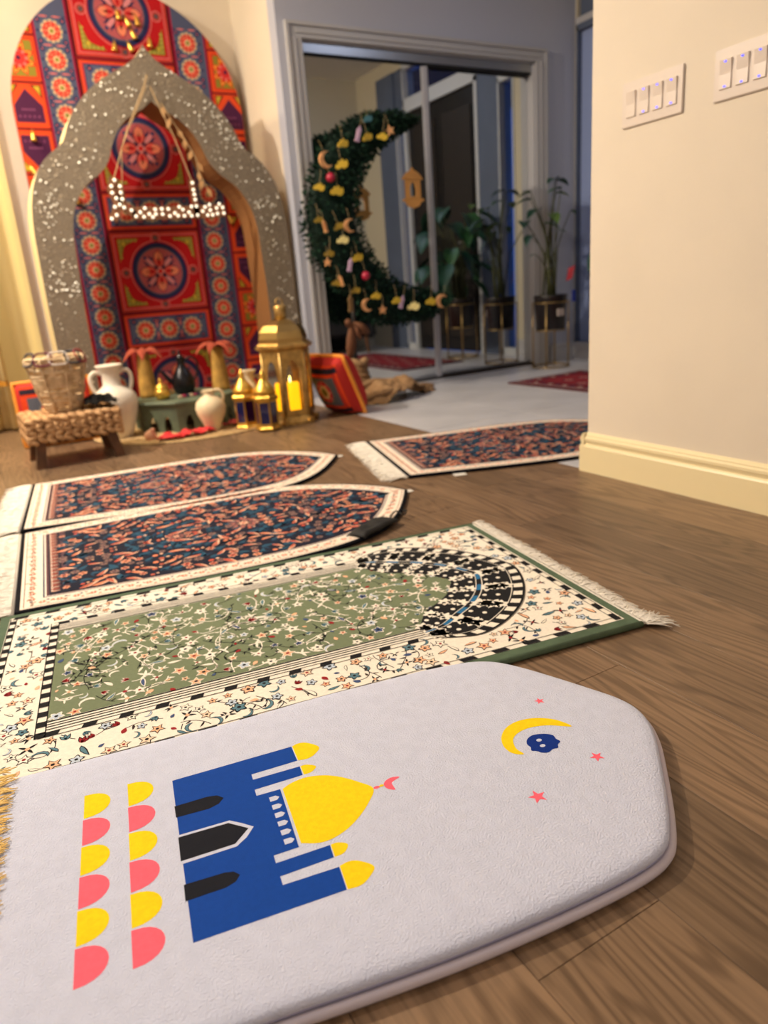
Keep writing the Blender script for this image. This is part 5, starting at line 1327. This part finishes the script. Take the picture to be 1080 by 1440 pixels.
# fretwork lantern hanging in the crescent's mouth
hl = empty('fretwork_lantern', (2.556, wy-.06, 1.215), label='flat tan fretwork lantern hanging in the opening of the crescent', cat='ornament')
m_ = MB()
P0 = [(-.055, -.05), (.055, -.05), (.055, .055), (-.055, .055)]
hole = [(-.020, -.04), (.020, -.04), (.022, .0), (.014, .03), (0, .045), (-.014, .03), (-.022, .0)]
V_, F_ = holed_panel(.11, -.055, .058, hole, .008); m_.add(V_, F_)
m_.prism([(-.075, .055), (.075, .055), (.068, .068), (.045, .092), (.012, .108), (.006, .122), (-.006, .122), (-.012, .108), (-.045, .092), (-.068, .068)], 0, .008, 'y'); m_.prism([(-.078, -.067), (.078, -.067), (.072, -.052), (-.072, -.052)], 0, .008, 'y'); m_.prism([(-.062, -.067), (.062, -.067), (.04, -.095), (0, -.108), (-.04, -.095)][::-1], 0, .008, 'y')
m_.build('fretwork_body', mat('fret_wood', (206, 148, 78), .6), hl)
MB().tube([(0, .004, .12), (.0, .02, .25), (.005, .05, .36)], .0015, 5).build('twine_loop', strm, hl)

# ------------------------------------------------------------------ foyer: rugs, plants, chair
fg = empty('red_foyer_rug', (3.03, 1.95, 0), rz=math.radians(1.5), label='dark red oriental rug on the foyer tiles inside the front door', cat='rug')
MB().box(0, 0, 0, .66, 1.72, .010, bev=.003).build('rug_body', mat('rug_maroon', (84, 18, 30), .95, bump=.5, bscale=300), fg)
P = Print(flat(.0102), .0002)
P.rect(.03, .03, .63, 1.69, (150, 140, 140), 1); P.rect(.045, .045, .615, 1.675, (110, 20, 34), 2); P.rect(.12, .12, .54, 1.60, (40, 30, 50), 3); P.rect(.135, .135, .525, 1.585, (130, 34, 44), 4)
for i in range(25):
    for j_ in (.083, .577): P.petals(j_, .11+i*.062, .020, (200, 180, 170) if i % 2 else (50, 50, 80), 5, 6)
for i in range(7):
    for j_ in (.083, 1.637): P.petals(.14+i*.062, j_, .020, (200, 180, 170) if i % 2 else (50, 50, 80), 5, 6)
for i in range(8):
    for j_ in range(3):
        u, v = .20+j_*.13+(.06 if i % 2 else 0), .24+i*.17
        if u < .48: P.petals(u, v, .050, (60, 34, 60), 6, 8); P.petals(u, v, .034, (190, 130, 120), 7, 8); P.disc(u, v, .012, (110, 20, 34), 8)
P.build('woven_pattern', fg)

def plant(x, y, name, lab, leaves, seed, potc, standm, dark=False):
    rg_ = random.Random(seed)
    r = empty(name, (x, y, 0), label=lab, cat='plant', group='potted plants on brass stands in the foyer')
    MB().lathe([(.098, .275), (.104, .28), (.118, .50), (.124, .515), (.116, .516), (.108, .495)], 24, capt=False).build('pot', mat('pot_%s' % potc[0], potc[1], .35), r, smooth=True)
    MB().lathe([(.11, .488), (.09, .495), (.01, .50)], 20, capb=False).build('soil', mat('soil', (40, 28, 20), 1), r)
    sm = MB(); sm.tube([(.128*math.cos(q*PI/12), .128*math.sin(q*PI/12), .465) for q in range(24)], .005, 6, closed=True); sm.tube([(.105*math.cos(q*PI/12), .105*math.sin(q*PI/12), .268) for q in range(24)], .005, 6, closed=True)
    sm.tube([(.135*math.cos(q*PI/12), .135*math.sin(q*PI/12), .008) for q in range(24)], .006, 6, closed=True)
    for q in range(4):
        a = q*PI/2+.6; sm.tube([(.130*math.cos(a), .130*math.sin(a), .0), (.130*math.cos(a), .130*math.sin(a), .47)], .006, 6)
    sm.build('stand', standm, r, smooth=True)
    lm = [mat('leaf_green', (44, 86, 50), .45, var=.15, vscale=9), mat('leaf_deep', (24, 62, 48), .45, var=.15, vscale=9), mat('leaf_light', (84, 112, 50), .45, var=.12, vscale=9)]
    for i, (dx, dy, z, L_, W_, yaw, pit, mi) in enumerate(leaves):
        base = (rg_.uniform(-.05, .05), rg_.uniform(-.04, .04), .49); end = Vector((dx, dy, z)); b0 = Vector(base)
        mid_ = b0.lerp(end, .5)+Vector((-(dx)*.25, -(dy)*.25, .05))
        MB().tube([tuple(b0), tuple(b0.lerp(mid_, .5)+Vector((0, 0, .02))), tuple(mid_), tuple(mid_.lerp(end, .5)+Vector((0, 0, .015))), tuple(end)], [.007, .006, .005, .004, .003], 6).build('stem', mat('stem_green', (70, 74, 44), .6), r, smooth=True)
        mb = MB(); n_ = 7
        prof = [.05, .75, 1.0, .95, .75, .42, .04]
        for t in range(n_):
            q = t/(n_-1); droop = -.35*q*q*L_
            for s in (-1, -.5, 0, .5, 1): mb.v.append((q*L_-.12*L_*(abs(s) if t == 1 else 0), s*W_/2*prof[t], droop+.18*W_*abs(s)*prof[t]))
        for t in range(n_-1):
            for s in range(4): a = t*5+s; mb.f.append((a, a+1, a+6, a+5)); mb.m.append(0)
        mb.build('leaf', lm[mi], r, smooth=True, loc=tuple(end), rot=(0, pit, yaw))
    return r
brass_s = mat('stand_brass', (168, 140, 92), .35, .9)
px_, py_ = 3.735, 4.08
lv = []
for x, z, L_, W_, yaw, mi in [(3.80, 1.28, .13, .08, .0, 1), (3.80, 1.29, .12, .08, 3.4, 1), (3.80, 1.22, .11, .07, 3.0, 0), (3.82, 1.20, .10, .07, -.6, 2), (3.62, 1.09, .14, .10, 3.3, 1), (3.60, 1.16, .12, .08, 2.8, 0),
                               (3.74, 1.06, .13, .09, -1.9, 2), (3.78, 1.03, .07, .05, -.5, 0), (3.55, 1.02, .12, .09, -2.4, 1), (3.68, 1.00, .12, .08, -1.0, 0), (3.60, .93, .10, .07, -2.8, 1), (3.78, .95, .06, .04, -1.2, 0), (3.54, 1.20, .10, .08, 2.6, 2)]:
    lv.append((x-px_, random.uniform(-.05, .06), z, L_, W_, yaw, random.uniform(-.1, .5), mi))
lv.append((.27, .08, 1.09, .06, .04, .1, .1, 0)); lv.append((-.12, .02, .80, .05, .03, 2.9, 0, 1))
p1_ = plant(px_, py_, 'potted_plant', 'sparse leggy potted plant in a dark pot on a brass stand beside the mirror', lv, 3, ('black', (28, 20, 20)), brass_s)
MB().box(-.045, -.128, .37, .015, -.117, .42).build('sticker', mat('sticker_white', (190, 176, 168), .6), p1_)
MB().add([(.13, -.02, .60), (.165, -.05, .62), (.19, -.05, .71), (.155, -.02, .69)], [(0, 1, 2, 3)]).build('red_tag', mat('tag_red', (170, 24, 44), .6), p1_)
MB().box(.10, -.125, .46, .125, -.115, .54).build('blue_tag', mat('tag_blue', (30, 50, 150), .6), p1_)
lv = []; rp = random.Random(6)
for i in range(38):
    a = rp.uniform(0, 2*PI); rad = rp.uniform(.08, .40); z = rp.uniform(.62, 1.26); lv.append((rad*math.cos(a)*.75, rad*math.sin(a)*.6-.12, z, rp.uniform(.16, .26), rp.uniform(.12, .20), a+rp.uniform(-.5, .5), rp.uniform(.1, .9), rp.choice([0, 1, 1])))
plant(3.84, 3.40, 'potted_plant', 'bushy broad-leaved potted plant on a brass stand, seen only in the mirror', lv, 9, ('brown', (34, 24, 20)), brass_s)

ch = empty('dark_armchair', (3.50, 1.50, 0), rz=math.radians(10), label='dark armchair reflected low in the mirror behind the wreath', cat='armchair')
dcm = mat('dark_upholstery', (22, 22, 28), .8)
MB().box(-.26, -.26, .18, .26, .28, .40, bev=.04).build('seat', dcm, ch, smooth=False)
MB().box(-.28, -.33, .18, .28, -.22, .86, bev=.04).build('backrest', dcm, ch)
for s in (-1, 1): MB().box(s*.31-.05, -.28, .15, s*.31+.05, .28, .58, bev=.03).build('armrest', dcm, ch)
for sx in (-1, 1):
    for sy in (-1, 1): MB().tube([(sx*.27, sy*.23, 0), (sx*.25, sy*.22, .18)], [.015, .022], 8).build('leg', wood_dark, ch)
th = empty('pale_pillow', (3.50, 1.60, .44), rot=(math.radians(15), .5, math.radians(10)), label='pale pink oval pillow lying on the dark armchair', cat='pillow')
MB().ell((0, 0, .09), (.24, .08, .10), 18, 10).build('pillow_cover', mat('pale_pink_fabric', (226, 200, 192), .8), th, smooth=True)
MB().tube([(.24*math.cos(q*PI/12), 0, .09+.10*math.sin(q*PI/12)) for q in range(24)], .006, 6, closed=True).build('piping', MATS['pale_pink_fabric'], th, smooth=True)
